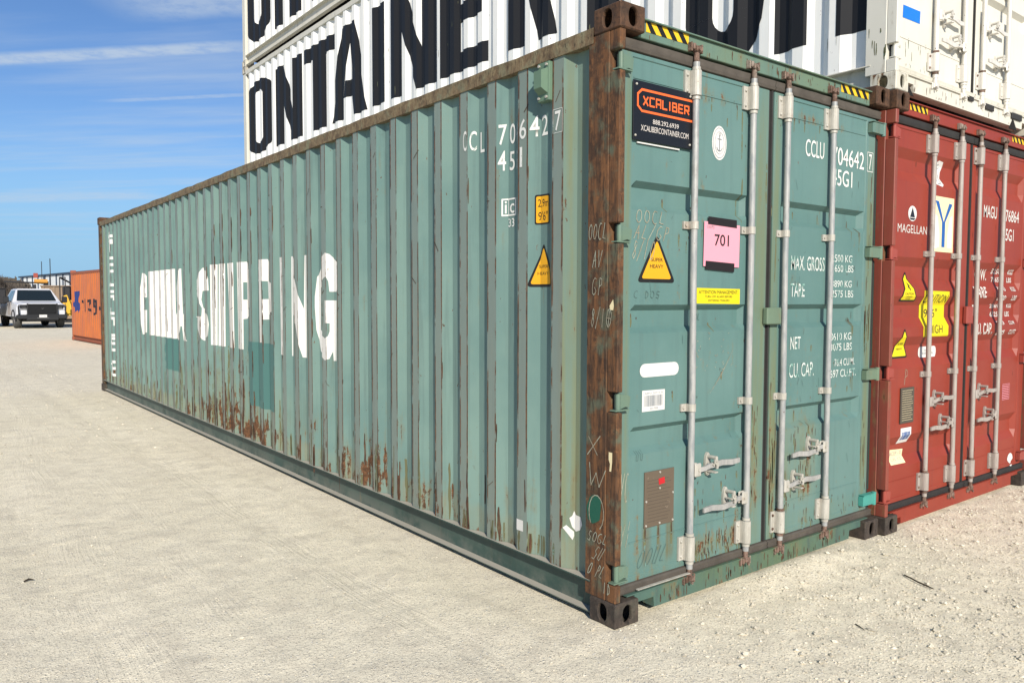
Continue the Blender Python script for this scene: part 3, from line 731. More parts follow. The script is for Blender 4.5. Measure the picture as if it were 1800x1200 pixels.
zt0, zt1 = 1.058, 1.912
SHAPES = {
'C': [[(-9.255, 1.903), (-9.015, 1.89), (-8.981, 1.854), (-8.984, 1.565), (-9.095, 1.565), (-9.247, 1.396), (-8.988, 1.393), (-8.997, 1.087), (-9.266, 1.05), (-9.292, 1.194), (-9.338, 1.427), (-9.324, 1.576), (-9.277, 1.766)]] ,
'A': [[(-7.336, 1.905), (-7.305, 1.908), (-7.292, 1.373), (-7.056, 1.053), (-7.289, 1.049), (-7.31, 1.218), (-7.331, 1.218), (-7.362, 1.052), (-7.58, 1.061), (-7.578, 1.35)]] ,
'S': [[(-6.733, 1.659), (-6.57, 1.776), (-6.496, 1.859), (-6.463, 1.892), (-6.24, 1.848), (-6.216, 1.766), (-6.21, 1.637), (-6.47, 1.636), (-6.487, 1.538), (-6.462, 1.445), (-6.234, 1.373), (-6.217, 1.274), (-6.233, 1.142), (-6.451, 1.081), (-6.489, 1.097), (-6.579, 1.197), (-6.742, 1.347), (-6.491, 1.352), (-6.482, 1.445), (-6.555, 1.555)]] ,
'H': [[(-6.191, 1.916), (-5.917, 1.91), (-5.934, 1.056), (-6.194, 1.047)], [(-5.903, 1.915), (-5.651, 1.91), (-5.661, 1.056), (-5.922, 1.051)]] ,
'I': [[(-5.625, 1.913), (-5.384, 1.908), (-5.383, 1.056), (-5.602, 1.047)]] ,
'P': [[(-5.342, 1.914), (-5.101, 1.906), (-5.108, 1.055), (-5.337, 1.05)], [(-5.101, 1.906), (-5.061, 1.908), (-4.908, 1.829), (-4.905, 1.707), (-5.105, 1.71)], [(-5.105, 1.54), (-4.9, 1.541), (-4.907, 1.468), (-5.062, 1.356), (-5.105, 1.351)], [(-5.059, 1.71), (-4.905, 1.707), (-4.9, 1.541), (-5.058, 1.54)]] ,
'P2': [[(-4.644, 1.911), (-4.499, 1.91), (-4.473, 1.887), (-4.48, 1.71), (-4.752, 1.715)], [(-4.641, 1.712), (-4.59, 1.711), (-4.581, 1.548), (-4.589, 1.149), (-4.637, 1.142), (-4.642, 1.4)], [(-4.581, 1.544), (-4.487, 1.547), (-4.482, 1.361), (-4.581, 1.357)], [(-4.505, 1.711), (-4.337, 1.691), (-4.335, 1.433), (-4.481, 1.403), (-4.494, 1.547)]] ,
'I2': [[(-4.216, 1.915), (-4.071, 1.91), (-4.07, 1.059), (-4.211, 1.053)]] ,
'N': [[(-3.949, 1.913), (-3.914, 1.911), (-3.931, 1.056), (-3.952, 1.058)], [(-3.911, 1.905), (-3.768, 1.657), (-3.679, 1.467), (-3.67, 1.91), (-3.632, 1.911), (-3.641, 1.059), (-3.695, 1.061), (-3.795, 1.338), (-3.917, 1.412)]] ,
'G': [[(-3.19, 1.909), (-3.146, 1.896), (-3.105, 1.86), (-2.984, 1.797), (-3.065, 1.604), (-3.149, 1.605), (-3.157, 1.685), (-3.181, 1.726), (-3.223, 1.71), (-3.348, 1.64), (-3.357, 1.3), (-3.207, 1.24), (-3.165, 1.259), (-3.15, 1.295), (-3.149, 1.36), (-3.204, 1.359), (-3.205, 1.537), (-3.066, 1.538), (-3.077, 1.07), (-3.118, 1.067), (-3.123, 1.142), (-3.155, 1.081), (-3.211, 1.067), (-3.361, 1.129), (-3.415, 1.298), (-3.427, 1.482), (-3.426, 1.567), (-3.404, 1.726), (-3.262, 1.877)]] ,}
for k_, pl_ in SHAPES.items(): polys(pl_, SS, .0022, 'lettering', 'white_side_mark', green)
block('H', -8.84, -8.385, zt0, zt1, SS, .0022, 'lettering', 'white_side_mark', green)
polys([[(-8.285, zt0), (-8.09, zt0), (-8.09, zt1), (-8.285, zt1)]], SS, .0022, 'lettering', 'white_side_mark', green)
polys([[(-8.03, zt0), (-7.83, zt0), (-7.83, zt1), (-8.03, zt1)], [(-7.83, 1.60), (-7.79, zt0), (-7.58, zt0), (-7.58, zt1), (-7.79, zt1), (-7.79, 1.45), (-7.83, zt1)]], SS, .0022, 'lettering', 'white_side_mark', green)
texts([('C', yb(1.275, 1.240, 2.405, 2.520)), ('C', yb(1.220, 1.178, 2.400, 2.513)), ('L', yb(1.150, 1.110, 2.385, 2.500)), ('U', yb(1.075, 1.045, 2.375, 2.490)),
       ('7', yb(.940, .896, 2.392, 2.502)), ('0', yb(.874, .826, 2.390, 2.498)), ('4', yb(.802, .768, 2.39, 2.496)), ('6', yb(.745, .690, 2.390, 2.494)), ('4', yb(.666, .618, 2.392, 2.500)), ('2', yb(.602, .556, 2.392, 2.496)), ('7', yb(.460, .416, 2.388, 2.485)),
       ('4', yb(.944, .900, 2.252, 2.360)), ('5', yb(.876, .832, 2.248, 2.350)), ('G', yb(.806, .772, 2.246, 2.346)), ('1', yb(.742, .722, 2.246, 2.350))], SS, .0024, 'white_mark', green, .006)
polys(ribbon([(-.474, 2.378), (-.404, 2.378), (-.404, 2.494), (-.474, 2.494), (-.474, 2.378)], .0025), SS, .0024, 'lettering', 'white_mark', green)
polys(ribbon([(-.920, 2.008), (-.822, 2.008), (-.822, 2.095), (-.920, 2.095), (-.920, 2.008)], .009)+ribbon([(-.884, 2.008), (-.884, 2.095)], .006), SS, .0024, 'lettering', 'white_mark', green)
texts([('i', yb(.907, .896, 2.018, 2.086)), ('c', yb(.872, .834, 2.018, 2.070)), ('33', yb(.886, .834, 1.944, 1.990))], SS, .0026, 'white_mark', green, .01)
st = polys([rrect(-.640, -.541, 1.938, 2.092, .010)], SS, .0016, 'height_sticker', 'black', green); lab(st, 'yellow height sticker reading 2,9m 9\'6" on the ribbed side')
polys([rrect(-.633, -.546, 1.946, 2.083, .007)], SS, .0022, 'sticker_face', 'yellow', st)
texts([('2,9m', yb(.624, .550, 2.022, 2.068)), ('9\'6"', yb(.622, .555, 1.958, 2.004))], SS, .0028, 'black', st, .0)
st = polys([rnd_tri(-.585, 1.845, 1.614, .096, .016)], SS, .0016, 'warning_triangle', 'black', green); lab(st, 'yellow SUPER HEAVY triangle on the ribbed side')
polys([rnd_tri(-.585, 1.820, 1.628, .077, .010)], SS, .0022, 'sticker_face', 'yellow', st)
texts([('SUPER', yb(.618, .550, 1.712, 1.728)), ('HEAVY', yb(.624, .545, 1.676, 1.692))], SS, .0028, 'black', st, .0)
# touched-up squares and torn sticker, far end lettering
for (y0, y1, z0, z1) in ((8.13, 7.38, .66, 1.06), (5.05, 4.30, .53, 1.14)):
    rr = random.Random(int(y0)); n = 7
    p = [(-y0+rr.uniform(-.015, .015), z0+(z1-z0)*k/n) for k in range(n+1)]+[(-y1+rr.uniform(-.015, .015), z1-(z1-z0)*k/n) for k in range(n+1)]
    lab(polys([p], SS, .0014, 'touch_up_patch', 'patch_teal', green), 'darker teal touch-up rectangle under the white lettering')
polys([[(-.358, .45), (-.345, .462), (-.336, .488), (-.325, .470), (-.290, .467), (-.278, .43), (-.293, .400), (-.325, .385), (-.345, .405)], [(-.389, .397), (-.372, .412), (-.336, .383), (-.335, .362), (-.342, .339)]], SS, .002, 'torn_sticker', 'paper', green)
polys([rrect(-.78, -.705, .30, .36, .004)], SS, .002, 'torn_sticker', 'paper', green)
def pseudo(y, z, s, rr):   # far lettering: stacked characters, mostly strokes
    ps = []
    for k in range(6):
        a = rr.choice(('h', 'v', 'd', 'h')); ox, oz = rr.uniform(-.5, .5)*s*1.6, rr.uniform(-.5, .5)*s
        if a == 'h': ps += ribbon([(-y-s*.9, z+oz*.9), (-y+s*.9, z+oz*.9)], .03)
        elif a == 'v': ps += ribbon([(-y+ox*.8, z-s*.5), (-y+ox*.8, z+s*.5)], .04)
        else: ps += ribbon([(-y-s*.8, z-s*.4), (-y+s*.5, z+s*.4)], .032)
    return ps
rr = random.Random(4); ps = []
ps += ribbon([(-11.46, 2.47), (-11.2, 2.47)], .035)+ribbon([(-11.38, 2.62), (-11.38, 2.28)], .05)+ribbon([(-11.28, 2.47), (-11.28, 2.3)], .05)
HZ = {  # the six painted characters, drawn as strokes on a 10 x 10 grid from the top one down
    0: [((5, 10), (5, 0)), ((0, 8), (10, 8)), ((1, 0), (1, 8)), ((5, 4), (9, 4))],
    1: [((1, 10), (1, 0)), ((9, 10), (9, 0)), ((1, 10), (9, 10)), ((1, 6), (9, 6)), ((1, 2), (9, 2)), ((4, 6), (4, 0))],
    2: [((0, 9), (10, 9)), ((5, 10), (2, 5)), ((2, 5), (9, 5)), ((9, 5), (8, 0)), ((3, 5), (3, 0)), ((3, 2), (8, 2))],
    3: [((0, 7), (10, 7)), ((2, 10), (2, 0)), ((2, 4), (8, 4)), ((8, 4), (8, 0)), ((5, 10), (5, 4))],
    4: [((1, 9), (9, 9)), ((5, 9), (5, 0)), ((0, 4), (10, 4)), ((1, 0), (9, 0)), ((2, 7), (8, 7))],
    5: [((2, 10), (0, 6)), ((1, 8), (9, 8)), ((5, 8), (5, 0)), ((2, 4), (8, 4)), ((0, 0), (10, 0))]}
for k, zc_ in enumerate((2.46, 2.06, 1.66, 1.26, .86, .46)):
    for a, b in HZ[k]:
        q = lambda p: (-11.46+p[0]*.034, zc_-.13+p[1]*.026); ps += ribbon([q(a), q(b)], .045)
polys(ps, SS, .0024, 'lettering', 'white_mark', green)
# rust runs and scrapes along the ribs
def rust_runs(spots, surf, material, parent, name, off=.0012, seed=1):
    rr = random.Random(seed); ps = []
    for (u, z0, z1, wd) in spots:
        n = max(3, int((z1-z0)/.035)); pl, pr = [], []; jx = 0
        for k in range(n+1):
            f = k/n; jx += rr.uniform(-.3, .3)*wd; h_ = wd*(.15+.85*math.sin(math.pi*min(1, .12+f*.8))**.7)*rr.uniform(.45, 1.1)*.5; z = z1-(z1-z0)*f
            pl.append((u+jx*.5-h_, z)); pr.append((u+jx*.5+h_, z))
        for k in range(n): ps.append([pl[k+1], pr[k+1], pr[k], pl[k]])
    o = polys(ps, surf, off, name, material, parent, dz=0)
    o['kind'] = 'stuff'; return o
M['rust_run'] = rusty('rust_run', (.050, .024, .012), (.10, .042, .018), (.12, .11, .06), .5, .2)
M['rust_stain'] = flat_mark('rust_stain', (.115, .115, .060), .12, .8, (.15, .24, .20))
rr = random.Random(21); sp, st_ = [], []
for k in range(43):
    c0_ = C0+k*PITCH; heavy = math.exp(-((c0_-5.6)/1.5)**2); mid = .5 if c0_ < 5 else .35
    for e, dd in ((0, -.004), (1, .004)):
        y = c0_+(CW if e else 0)+dd
        for _ in range(rr.choice((1, 2, 3))+int(heavy*5)):
            if rr.random() < .85:
                z1 = min(2.7, .22+rr.random()**(2.6 if heavy < .4 else 1.6)*2.3); sp.append((-y, max(.195, z1-rr.uniform(.03, .16)*(1+heavy*1.5)), z1, rr.uniform(.004, .011)*(1+heavy*.9)))
        if rr.random() < mid+heavy: sp.append((-y+rr.uniform(-.02, .02), .192, rr.uniform(.26, .42)+heavy*rr.uniform(.05, .35), rr.uniform(.012, .028)*(1+heavy*.6)))
    for _ in range(rr.choice((0, 1, 2))+int(heavy*4)):
        y = c0_+rr.uniform(-.06, .2); z1 = rr.uniform(.3, .9 if heavy > .3 else .6); sp.append((-y, z1-rr.uniform(.05, .3), z1, rr.uniform(.006, .02)))
    for _ in range(3): y = c0_+rr.uniform(-.06, .2); z1 = rr.uniform(.24, .7+heavy*.4); st_.append((-y, .192, z1 if k > 3 else .3, rr.uniform(.010, .028)))
rust_runs(st_, SS, 'rust_stain', green, 'grime_runs', .0006, 5)
rust_runs(sp, SS, 'rust_run', green, 'rust_runs', .0026, 6)
ps = []
for k in range(70):   # short slanting scrapes
    kk = rr.randrange(0, 40); y = C0+kk*PITCH+rr.uniform(0, CW); z = rr.uniform(.5, 2.6); a = rr.uniform(-.02, .02)
    ps += ribbon([(-y-.03, z+a), (-y+rr.uniform(.0, .03), z-a+rr.uniform(-.02, .05))], rr.uniform(.003, .006))
o = polys(ps, SS, .0027, 'scrapes', 'rust_run', green, dz=0); o['kind'] = 'stuff'
# vent box on the side
v = MB().box(-.012, .030, .484, .574, 2.545, 2.738, .003).build('side_vent', 'vent_green', green)
MB().prism([(-.012, 2.585), (-.048, 2.60), (-.048, 2.675), (-.012, 2.712)], 'x', 0, 1)
hb = MB(); hb.add([(-.012, .492, 2.580), (-.012, .566, 2.580), (-.050, .500, 2.604), (-.050, .558, 2.604), (-.050, .500, 2.690), (-.050, .558, 2.690), (-.012, .492, 2.706), (-.012, .566, 2.706)],
       [(0, 1, 3, 2), (2, 3, 5, 4), (4, 5, 7, 6), (0, 2, 4, 6), (1, 7, 5, 3)])
hb.build('vent_hood', 'vent_green', v)
bt = MB()
for yy in (.500, .558):
    for zz in (2.562, 2.722): bt.tube([(-.012, yy, zz), (-.020, yy, zz)], .007, 8)
bt.build('bolts', 'bracket', v)
# chalk on the post
PX = plane_x(.004)
hand('OOCL', -.205, 1.83, .13, .075, .004, PX, green); hand('AV', -.175, 1.70, .07, .08, .004, PX, green); hand('GP', -.18, 1.57, .08, .08, .004, PX, green)
hand('8/1Q', -.185, 1.42, .14, .085, .004, PX, green); hand('X', -.20, .80, .10, .10, .005, PX, green); hand('W', -.195, .655, .13, .11, .005, PX, green)
polys(ribbon(arc(-.135, .53, .05, .085, -60, 220, 12), .005), PX, .002, 'chalk_writing', 'chalk', green)
polys([[(-.15+.045*math.cos(a*.628)*(1+.25*math.sin(a*7.7)), .545+.085*math.sin(a*.628)*(1+.2*math.cos(a*5.1))) for a in range(10)]], PX, .0016, 'paint_splat', 'green_splat', green)
hand('SOGL', -.20, .385, .14, .05, .004, PX, green, slant=.3); hand('SU', -.17, .30, .07, .07, .004, PX, green, slant=.6); hand('OHPL', -.20, .22, .11, .06, .004, PX, green, slant=.5); hand('1D', -.085, .155, .05, .05, .004, PX, green)
polys([[(-.055, .835), (-.032, .835), (-.032, .79), (-.038, .745), (-.050, .745), (-.046, .78), (-.055, .80)]], PX, .0016, 'torn_sticker', 'cream_paper', green)
polys([[(-.058, 1.52), (-.035, 1.55), (-.030, 1.52), (-.034, 1.50), (-.055, 1.50)]], PX, .0016, 'torn_sticker', 'cream_paper', green)

# ---- stickers and print on the green doors
def box4(a, b, c, d): return (a, c, b, d)
def hazard(x0, x1, z0, z1, parent, n, surf, rev=False):
    o = polys([[(x0, z0), (x1, z0), (x1, z1), (x0, z1)]], surf, .0015, 'hazard_tape', 'yellow_tape', parent)
    w1 = (x1-x0)/n; ps = []
    for k in range(n):
        a = x0+w1*(k+.42); s_ = w1*.52
        q = [(a, z0), (a+w1*.5, z0), (a+w1*.5-s_*(-1 if rev else 1), z1), (a-s_*(-1 if rev else 1), z1)]
        q = [(min(max(u, x0), x1), v_) for u, v_ in q]; ps.append(q)
    polys(ps, surf, .002, 'stripes', 'black', o); return o
HS = plane_y(.046)
hazard(.214, .520, 2.808, 2.855, green, 4, HS); hazard(1.935, 2.255, 2.808, 2.855, green, 4, HS)
sg = MB().box(.128, .552, .040, .046, 2.298, 2.574, .001).build('company_sign', 'sign_black', green); lab(sg, 'black XCALIBER sign riveted at the top of the left door')
SG = plane_y(.040)
tp = [(.60, 2.535), (.185, 2.535), (.157, 2.512), (.157, 2.458), (.185, 2.436), (.60, 2.436)]
tp = [(min(a, .548), b) for a, b in tp]
polys(ribbon(tp, .011), SG, .001, 'logo_frame', 'orange_print', sg)
XC = {'X': [[(0, 1), (1, 0)], [(0, 0), (1, 1)]], 'C': [[(1, 1), (0, 1), (0, 0), (1, 0)]], 'A': [[(0, 0), (0, 1), (1, 1), (1, 0)], [(0, .42), (1, .42)]], 'L': [[(0, 1), (0, 0), (1, 0)]], 'I': [[(.5, 0), (.5, 1)]],
      'B': [[(0, 0), (0, 1), (.9, 1), (.95, .5), (1, .4), (1, 0), (0, 0)], [(0, .52), (.9, .52)]], 'E': [[(1, 1), (0, 1), (0, 0), (1, 0)], [(0, .5), (.85, .5)]], 'R': [[(0, 0), (0, 1), (1, 1), (1, .45), (0, .45)], [(.5, .45), (1, 0)]]}
ps = []; xx = .196
for ch in 'XCALIBER':
    ww = .012 if ch == 'I' else .030
    for s_ in XC[ch]: ps += ribbon([(xx+a*ww, 2.466+b*.038) for a, b in s_], .0085)
    xx += ww+.0145
polys(ps, SG, .001, 'logo_lettering', 'orange_print', sg)
text('888.292.6939', (.262, 2.385, .448, 2.407), SG, .001, 'red_white_mark', sg, .0)
text('XCALIBERCONTAINER.COM', (.180, 2.345, .522, 2.372), SG, .001, 'red_white_mark', sg, .0)
bt = MB()
for (bx_, bz) in ((.148, 2.555), (.532, 2.555), (.142, 2.318), (.532, 2.318)): bt.tube([(bx_, .041, bz), (bx_, .036, bz), (bx_, .034, bz)], [.006, .006, .003], 8)
bt.build('rivets', 'bracket', sg)
MB().box(.165, .465, .046, .052, 2.286, 2.292).build('label_strip', 'paper', green)
st = polys([ell(.788, 2.362, .060, .088)], GL, .0016, 'seal_sticker', 'paper', green); lab(st, 'round white anchor sticker on the left door')
ps = ribbon(arc(.788, 2.362, .052, .078), .003)+ribbon(arc(.788, 2.362, .038, .058), .002)+ribbon([(.788, 2.40), (.788, 2.325)], .005)+ribbon([(.772, 2.382), (.804, 2.382)], .004)+ribbon(arc(.788, 2.343, .022, .022, 190, 350, 8), .004)+ribbon(arc(.788, 2.405, .006, .008, 0, 360, 8), .002)
polys(ps, GL, .0022, 'anchor_print', 'grey_print', st)
st = polys([rnd_tri(.319, 1.868, 1.632, .138, .018)], GL, .0016, 'warning_triangle', 'black', green); lab(st, 'yellow SUPER HEAVY triangle on the left door')
polys([rnd_tri(.319, 1.838, 1.650, .108, .011)], GL, .0022, 'sticker_face', 'yellow', st)
texts([('SUPER', (.278, 1.734, .362, 1.752)), ('HEAVY', (.270, 1.702, .366, 1.720))], GL, .0028, 'black', st, .01)
pk = polys([[(.664, 1.722), (.962, 1.722), (.966, 1.945), (.668, 1.952)]], plane_y(.052), .0035, 'paper_notice', 'pink', green); lab(pk, 'pink paper sheet numbered 701 held by black tape')
text('701', (.752, 1.830, .872, 1.890), plane_y(.052), .0042, 'black', pk, .01)
hand('SUOPS', .69, 1.918, .06, .014, .002, plane_y(.052), pk, 'grey_print', .0042, name='handwriting')
polys([[(.696, 1.938), (.938, 1.930), (.936, 1.972), (.698, 1.978)]], plane_y(.052), .0048, 'tape_strip', 'tape_black', pk); polys([[(.680, 1.706), (.920, 1.696), (.922, 1.742), (.682, 1.750)]], plane_y(.052), .0048, 'tape_strip', 'tape_black', pk)
st = polys([[(.624, 1.530), (.984, 1.526), (.984, 1.607), (.624, 1.610)]], GL, .0016, 'notice_sticker', 'yellow_bright', green); lab(st, 'bright yellow ATTENTION MANAGEMENT sticker')
texts([('ATTENTION MANAGEMENT:', (.640, 1.580, .966, 1.598)), ('TURN OFF ALARM BEFORE', (.690, 1.560, .918, 1.571)), ('ENTERING TRAILERS', (.718, 1.540, .894, 1.551))], GL, .0024, 'black', st, .0)
polys([rrect(.208, .492, 1.172, 1.238, .033)], GL, .0016, 'blank_sticker', 'paper', green)
st = polys([[(.226, 1.004), (.390, 1.004), (.390, 1.106), (.226, 1.108)]], GL, .0016, 'barcode_sticker', 'paper', green)
def bars(x0, x1, z0, z1, seed):
    rr = random.Random(seed); x = x0; ps = []
    while x < x1:
        b = rr.choice((.0025, .004, .006)); ps.append([(x, z0), (min(x+b, x1), z0), (min(x+b, x1), z1), (x, z1)]); x += b+rr.choice((.0025, .0035, .005))
    return ps
polys(bars(.242, .374, 1.028, 1.082, 1), GL, .0022, 'bars', 'grey_print', st)
texts([('ABFU 20716 B', (.242, 1.088, .374, 1.097)), ('201709', (.28, 1.010, .34, 1.022))], GL, .0022, 'grey_print', st)
pl = MB().box(.246, .462, .050, .056, .428, .705, .001).build('data_plate', 'plate_brown', green); lab(pl, 'brown rusty metal data plate low on the left door')
ps = []
for k in range(13): ps += ribbon([(.262+RNG.uniform(0, .01), .660-k*.017), (.44-RNG.uniform(0, .04), .660-k*.017)], .0022)
M['etch'] = plain('etch', (.075, .06, .045), .8)
polys(ps, plane_y(.050), .001, 'etched_text', 'etch', pl)
polys([[(.348, .632), (.392, .636), (.388, .668), (.344, .662)]], plane_y(.050), .0016, 'red_label', 'red_print', pl)
bt = MB()
for (bx_, bz) in ((.256, .44), (.354, .44), (.452, .44), (.256, .56), (.452, .58), (.354, .615), (.354, .695)): bt.tube([(bx_, .051, bz), (bx_, .046, bz)], .0055, 8)
bt.build('rivets', 'bracket', pl)
rr = random.Random(33); sp, st_ = [], []
for (xa_, xb_, za_, zb__, n_, ln_) in ((1.38, 1.76, .36, .82, 46, .05), (.60, 1.02, .20, .33, 60, .03), (1.34, 2.25, .20, .36, 26, .03), (1.08, 1.20, .35, 1.0, 16, .06), (1.27, 1.34, .3, 1.1, 22, .08), (.62, 1.0, .42, .62, 14, .025), (.15, 2.2, .35, 2.5, 60, .015), (1.37, 1.75, 2.575, 2.60, 14, .02), (.62, 1.0, 2.575, 2.60, 8, .02), (2.1, 2.25, 1.0, 2.3, 12, .04), (2.28, 2.35, .3, 2.6, 22, .09)):
    for _ in range(n_):
        x = rr.uniform(xa_, xb_); z = rr.uniform(za_, zb__); l_ = ln_*rr.uniform(.3, 1.4); sp.append((x, z-l_, z, rr.uniform(.003, .009)))
        if rr.random() < .4: st_.append((x, z-l_*2.5-.02, z, rr.uniform(.008, .016)))
for x in (.258, .354, .452): st_.append((x, .30, .43, .018)); sp.append((x, .36, .428, .012))
for x, z in ((.98, 2.55), (.99, 2.2), (1.2, 2.3), (1.3, 1.9)): st_.append((x, z-.25, z, .014))
BOTH = Surf(lambda u, v, o: (GL if u < 1.24 else GR).fn(u, v, o), cu=(), cv=GL.cv)
M['door_stain'] = flat_mark('door_stain', (.12, .125, .065), .14, .8, (.11, .19, .17))
rust_runs(st_, BOTH, 'door_stain', green, 'grime_runs', .0006, 8); rust_runs(sp, BOTH, 'rust_run', green, 'rust_runs', .0012, 9)
sp = []
for _ in range(60): x = rr.uniform(.32, 2.1); z = rr.uniform(.05, .125); sp.append((x, max(.034, z-rr.uniform(.02, .07)), z, rr.uniform(.004, .014)))
rust_runs(sp, plane_y(.034), 'rust_run', green, 'rust_runs', .001, 10)
sp = []
for _ in range(40): x = rr.uniform(.18, 2.25); z = rr.uniform(2.79, 2.855); sp.append((x, max(2.776, z-rr.uniform(.01, .05)), z, rr.uniform(.004, .010)))
rust_runs(sp, HS, 'rust_run', green, 'rust_runs', .001, 11)
hand('OOCL', .168, 1.915, .215, .062, .004, GL, green); hand('AL/GP', .155, 1.838, .25, .066, .004, GL, green, slant=.3); hand('8/10', .140, 1.742, .16, .085, .004, GL, green, slant=.25)
hand('C DOSHK', .158, 1.556, .27, .035, .003, GL, green, 'graphite'); hand('UU', .185, .765, .06, .05, .003, GL, green, 'graphite'); hand('OOUL', .19, .235, .22, .085, .004, GL, green, 'graphite', slant=.5)
hand('YC', .070, .58, .06, .14, .004, GL, green); hand('Y/', .075, .37, .08, .10, .003, GL, green); hand('SQL', .63, 1.442, .07, .035, .003, GL, green, 'graphite')
rr = random.Random(9)
ps = []
for k in range(26):
    x = rr.uniform(.62, 1.0); z = rr.uniform(1.18, 1.38); ps += ribbon([(x, z), (x+rr.uniform(.004, .012), z+rr.uniform(-.01, .01))], .003)
for k in range(5):
    x = .74+k*.022; ps += ribbon([(x, 1.06+k*.02), (x+.10, 1.16+k*.03)], .0015)
polys(ps, GL, .002, 'scratches', 'chalk', green)
ps = []
for k in range(40):
    x = rr.choice((rr.uniform(1.35, 1.75), rr.uniform(.15, 1.0), rr.uniform(1.4, 2.2))); z = rr.uniform(.4, 2.5); l_ = rr.uniform(.01, .06); ps += ribbon([(x, z), (x+rr.uniform(-.02, .02), z-l_)], .002)
polys(ps, Surf(lambda u, v, o: (GL if u < 1.24 else GR).fn(u, v, o)), .0018, 'scratches', 'graphite', green)
texts([('CCLU', (1.583, 2.386, 1.780, 2.485)), ('704642', (1.872, 2.370, 2.240, 2.478)), ('7', (2.292, 2.378, 2.325, 2.476)), ('45G1', (1.872, 2.246, 2.105, 2.345))], GR, .0024, 'white_mark', green, .004)
polys(ribbon([(2.272, 2.366), (2.340, 2.366), (2.340, 2.486), (2.272, 2.486), (2.272, 2.366)], .004), GR, .0024, 'lettering', 'white_mark', green)
texts([('MAX. GROSS', (1.460, 1.722, 1.812, 1.805)), ('TARE', (1.460, 1.568, 1.605, 1.645)), ('NET', (1.470, 1.262, 1.575, 1.335)), ('CU. CAP.', (1.462, 1.096, 1.720, 1.180)),
       ('32500 KG', (1.860, 1.782, 2.130, 1.828)), ('71650 LBS', (1.860, 1.722, 2.145, 1.766)), (' 3890 KG', (1.895, 1.628, 2.130, 1.670)), (' 8575 LBS', (1.895, 1.566, 2.150, 1.610)),
       ('28610 KG', (1.860, 1.300, 2.140, 1.346)), ('63075 LBS', (1.860, 1.236, 2.150, 1.282)), ('76.4 CU.M.', (1.950, 1.140, 2.185, 1.185)), ('2697 CU.FT.', (1.868, 1.070, 2.205, 1.118))], GR, .0024, 'worn_mark', green, .005)
MB().box(1.185, 1.320, .016, .050, 1.412, 1.506, .006).build('door_latch_cover', 'green_frame', green)
MB().box(.165, .55, .010, .026, .150, .154).build('drip_strip', 'bracket', green)

#@@RED
CR = dict(side='red_frame', door='red_door', rail='red_frame', low='red_frame', cast_low='cast_dark', cast_top='cast_rust', post='red_post', header='red_door', sill='red_door', rod='rod_cream', bracket='rod_cream',
          cam='cam_rust', hinge='red_frame', handle='rod_cream', gasket='gasket', panel=((.112, 1.105), (1.330, 2.262)), welds=(.325,), midz=(1.870, 1.035))
red, (RL, RR_) = container('shipping_container', 'red-brown container right of the green one with a blue Y placard on its door', (2.467, -.035, 0), CR,
                      rods=(.588, 1.012, 1.336, 1.780), bands=(2.560, 1.840, 1.577, 1.300, .625), prof=(.062, .085, .066), bd=.036, handles=(('r', .840), ('l', .660), ('r', .840), ('l', .650)), sill_notch=False)
hazard(.262, .512, 2.812, 2.855, red, 4, HS); hazard(1.955, 2.24, 2.812, 2.855, red, 4, HS)
st = polys([ell(.360, 2.135, .060, .052)], RL, .0016, 'brand_emblem', 'paper', red)
polys([[(.360, 2.178), (.325, 2.110), (.395, 2.110)], [(.318, 2.105), (.402, 2.105), (.385, 2.092), (.335, 2.092)]], RL, .0022, 'sail_print', 'black_mark', st)
text('MAGELLAN', (.160, 2.002, .572, 2.058), RL, .0022, 'red_white_mark', red, .0)
pc = polys([[(.655, 1.893), (.982, 1.893), (.982, 2.282), (.650, 2.282)]], RL, .0016, 'letter_placard', 'cream_paper', red); lab(pc, 'cream placard with a large blue Y')
polys([[(.690, 1.915), (.730, 1.915), (.730, 2.14), (.690, 2.16)], [(.915, 1.925), (.960, 1.925), (.960, 2.16), (.915, 2.14)], [(.73, 2.14), (.765, 2.02), (.765, 1.925), (.73, 1.925)], [(.915, 2.14), (.885, 2.02), (.885, 1.925), (.915, 1.925)]], RL, .002, 'white_letter', 'paper', pc)
polys([[(.800, 1.928), (.848, 1.928), (.848, 2.105), (.800, 2.105)], [(.800, 2.105), (.824, 2.105), (.742, 2.248), (.690, 2.250)], [(.824, 2.105), (.848, 2.105), (.955, 2.238), (.905, 2.242)]], RL, .0026, 'blue_letter', 'blue_print', pc)
st = polys([[(.700, 2.40), (.715, 2.50), (.76, 2.535), (.83, 2.53), (.85, 2.50), (.82, 2.46), (.815, 2.42), (.835, 2.37), (.80, 2.352), (.72, 2.365)]], RL, .0016, 'crest_sticker', 'paper', red)
polys(ribbon([(.73, 2.41), (.74, 2.49), (.78, 2.51)], .008)+ribbon([(.76, 2.39), (.765, 2.48), (.80, 2.49)], .006)+ribbon([(.75, 2.37), (.80, 2.38), (.79, 2.44)], .007), RL, .0022, 'crest_print', 'grey_print', st)
def tri_sticker(cx, top, base, hw, lines_, parent, label_, bolt=False):
    o = polys([rnd_tri(cx, top, base, hw, .016)], RL, .0016, 'warning_triangle', 'black', parent); lab(o, label_)
    polys([rnd_tri(cx, top-.022, base+.012, hw-.020, .010)], RL, .0022, 'sticker_face', 'yellow_bright', o)
    texts(lines_, RL, .0028, 'black', o, .01)
    if bolt: polys([[(cx-.004, base+.135), (cx+.022, base+.105), (cx+.006, base+.105), (cx+.02, base+.070), (cx-.020, base+.100), (cx-.004, base+.102)]], RL, .0028, 'bolt_symbol', 'black', o)
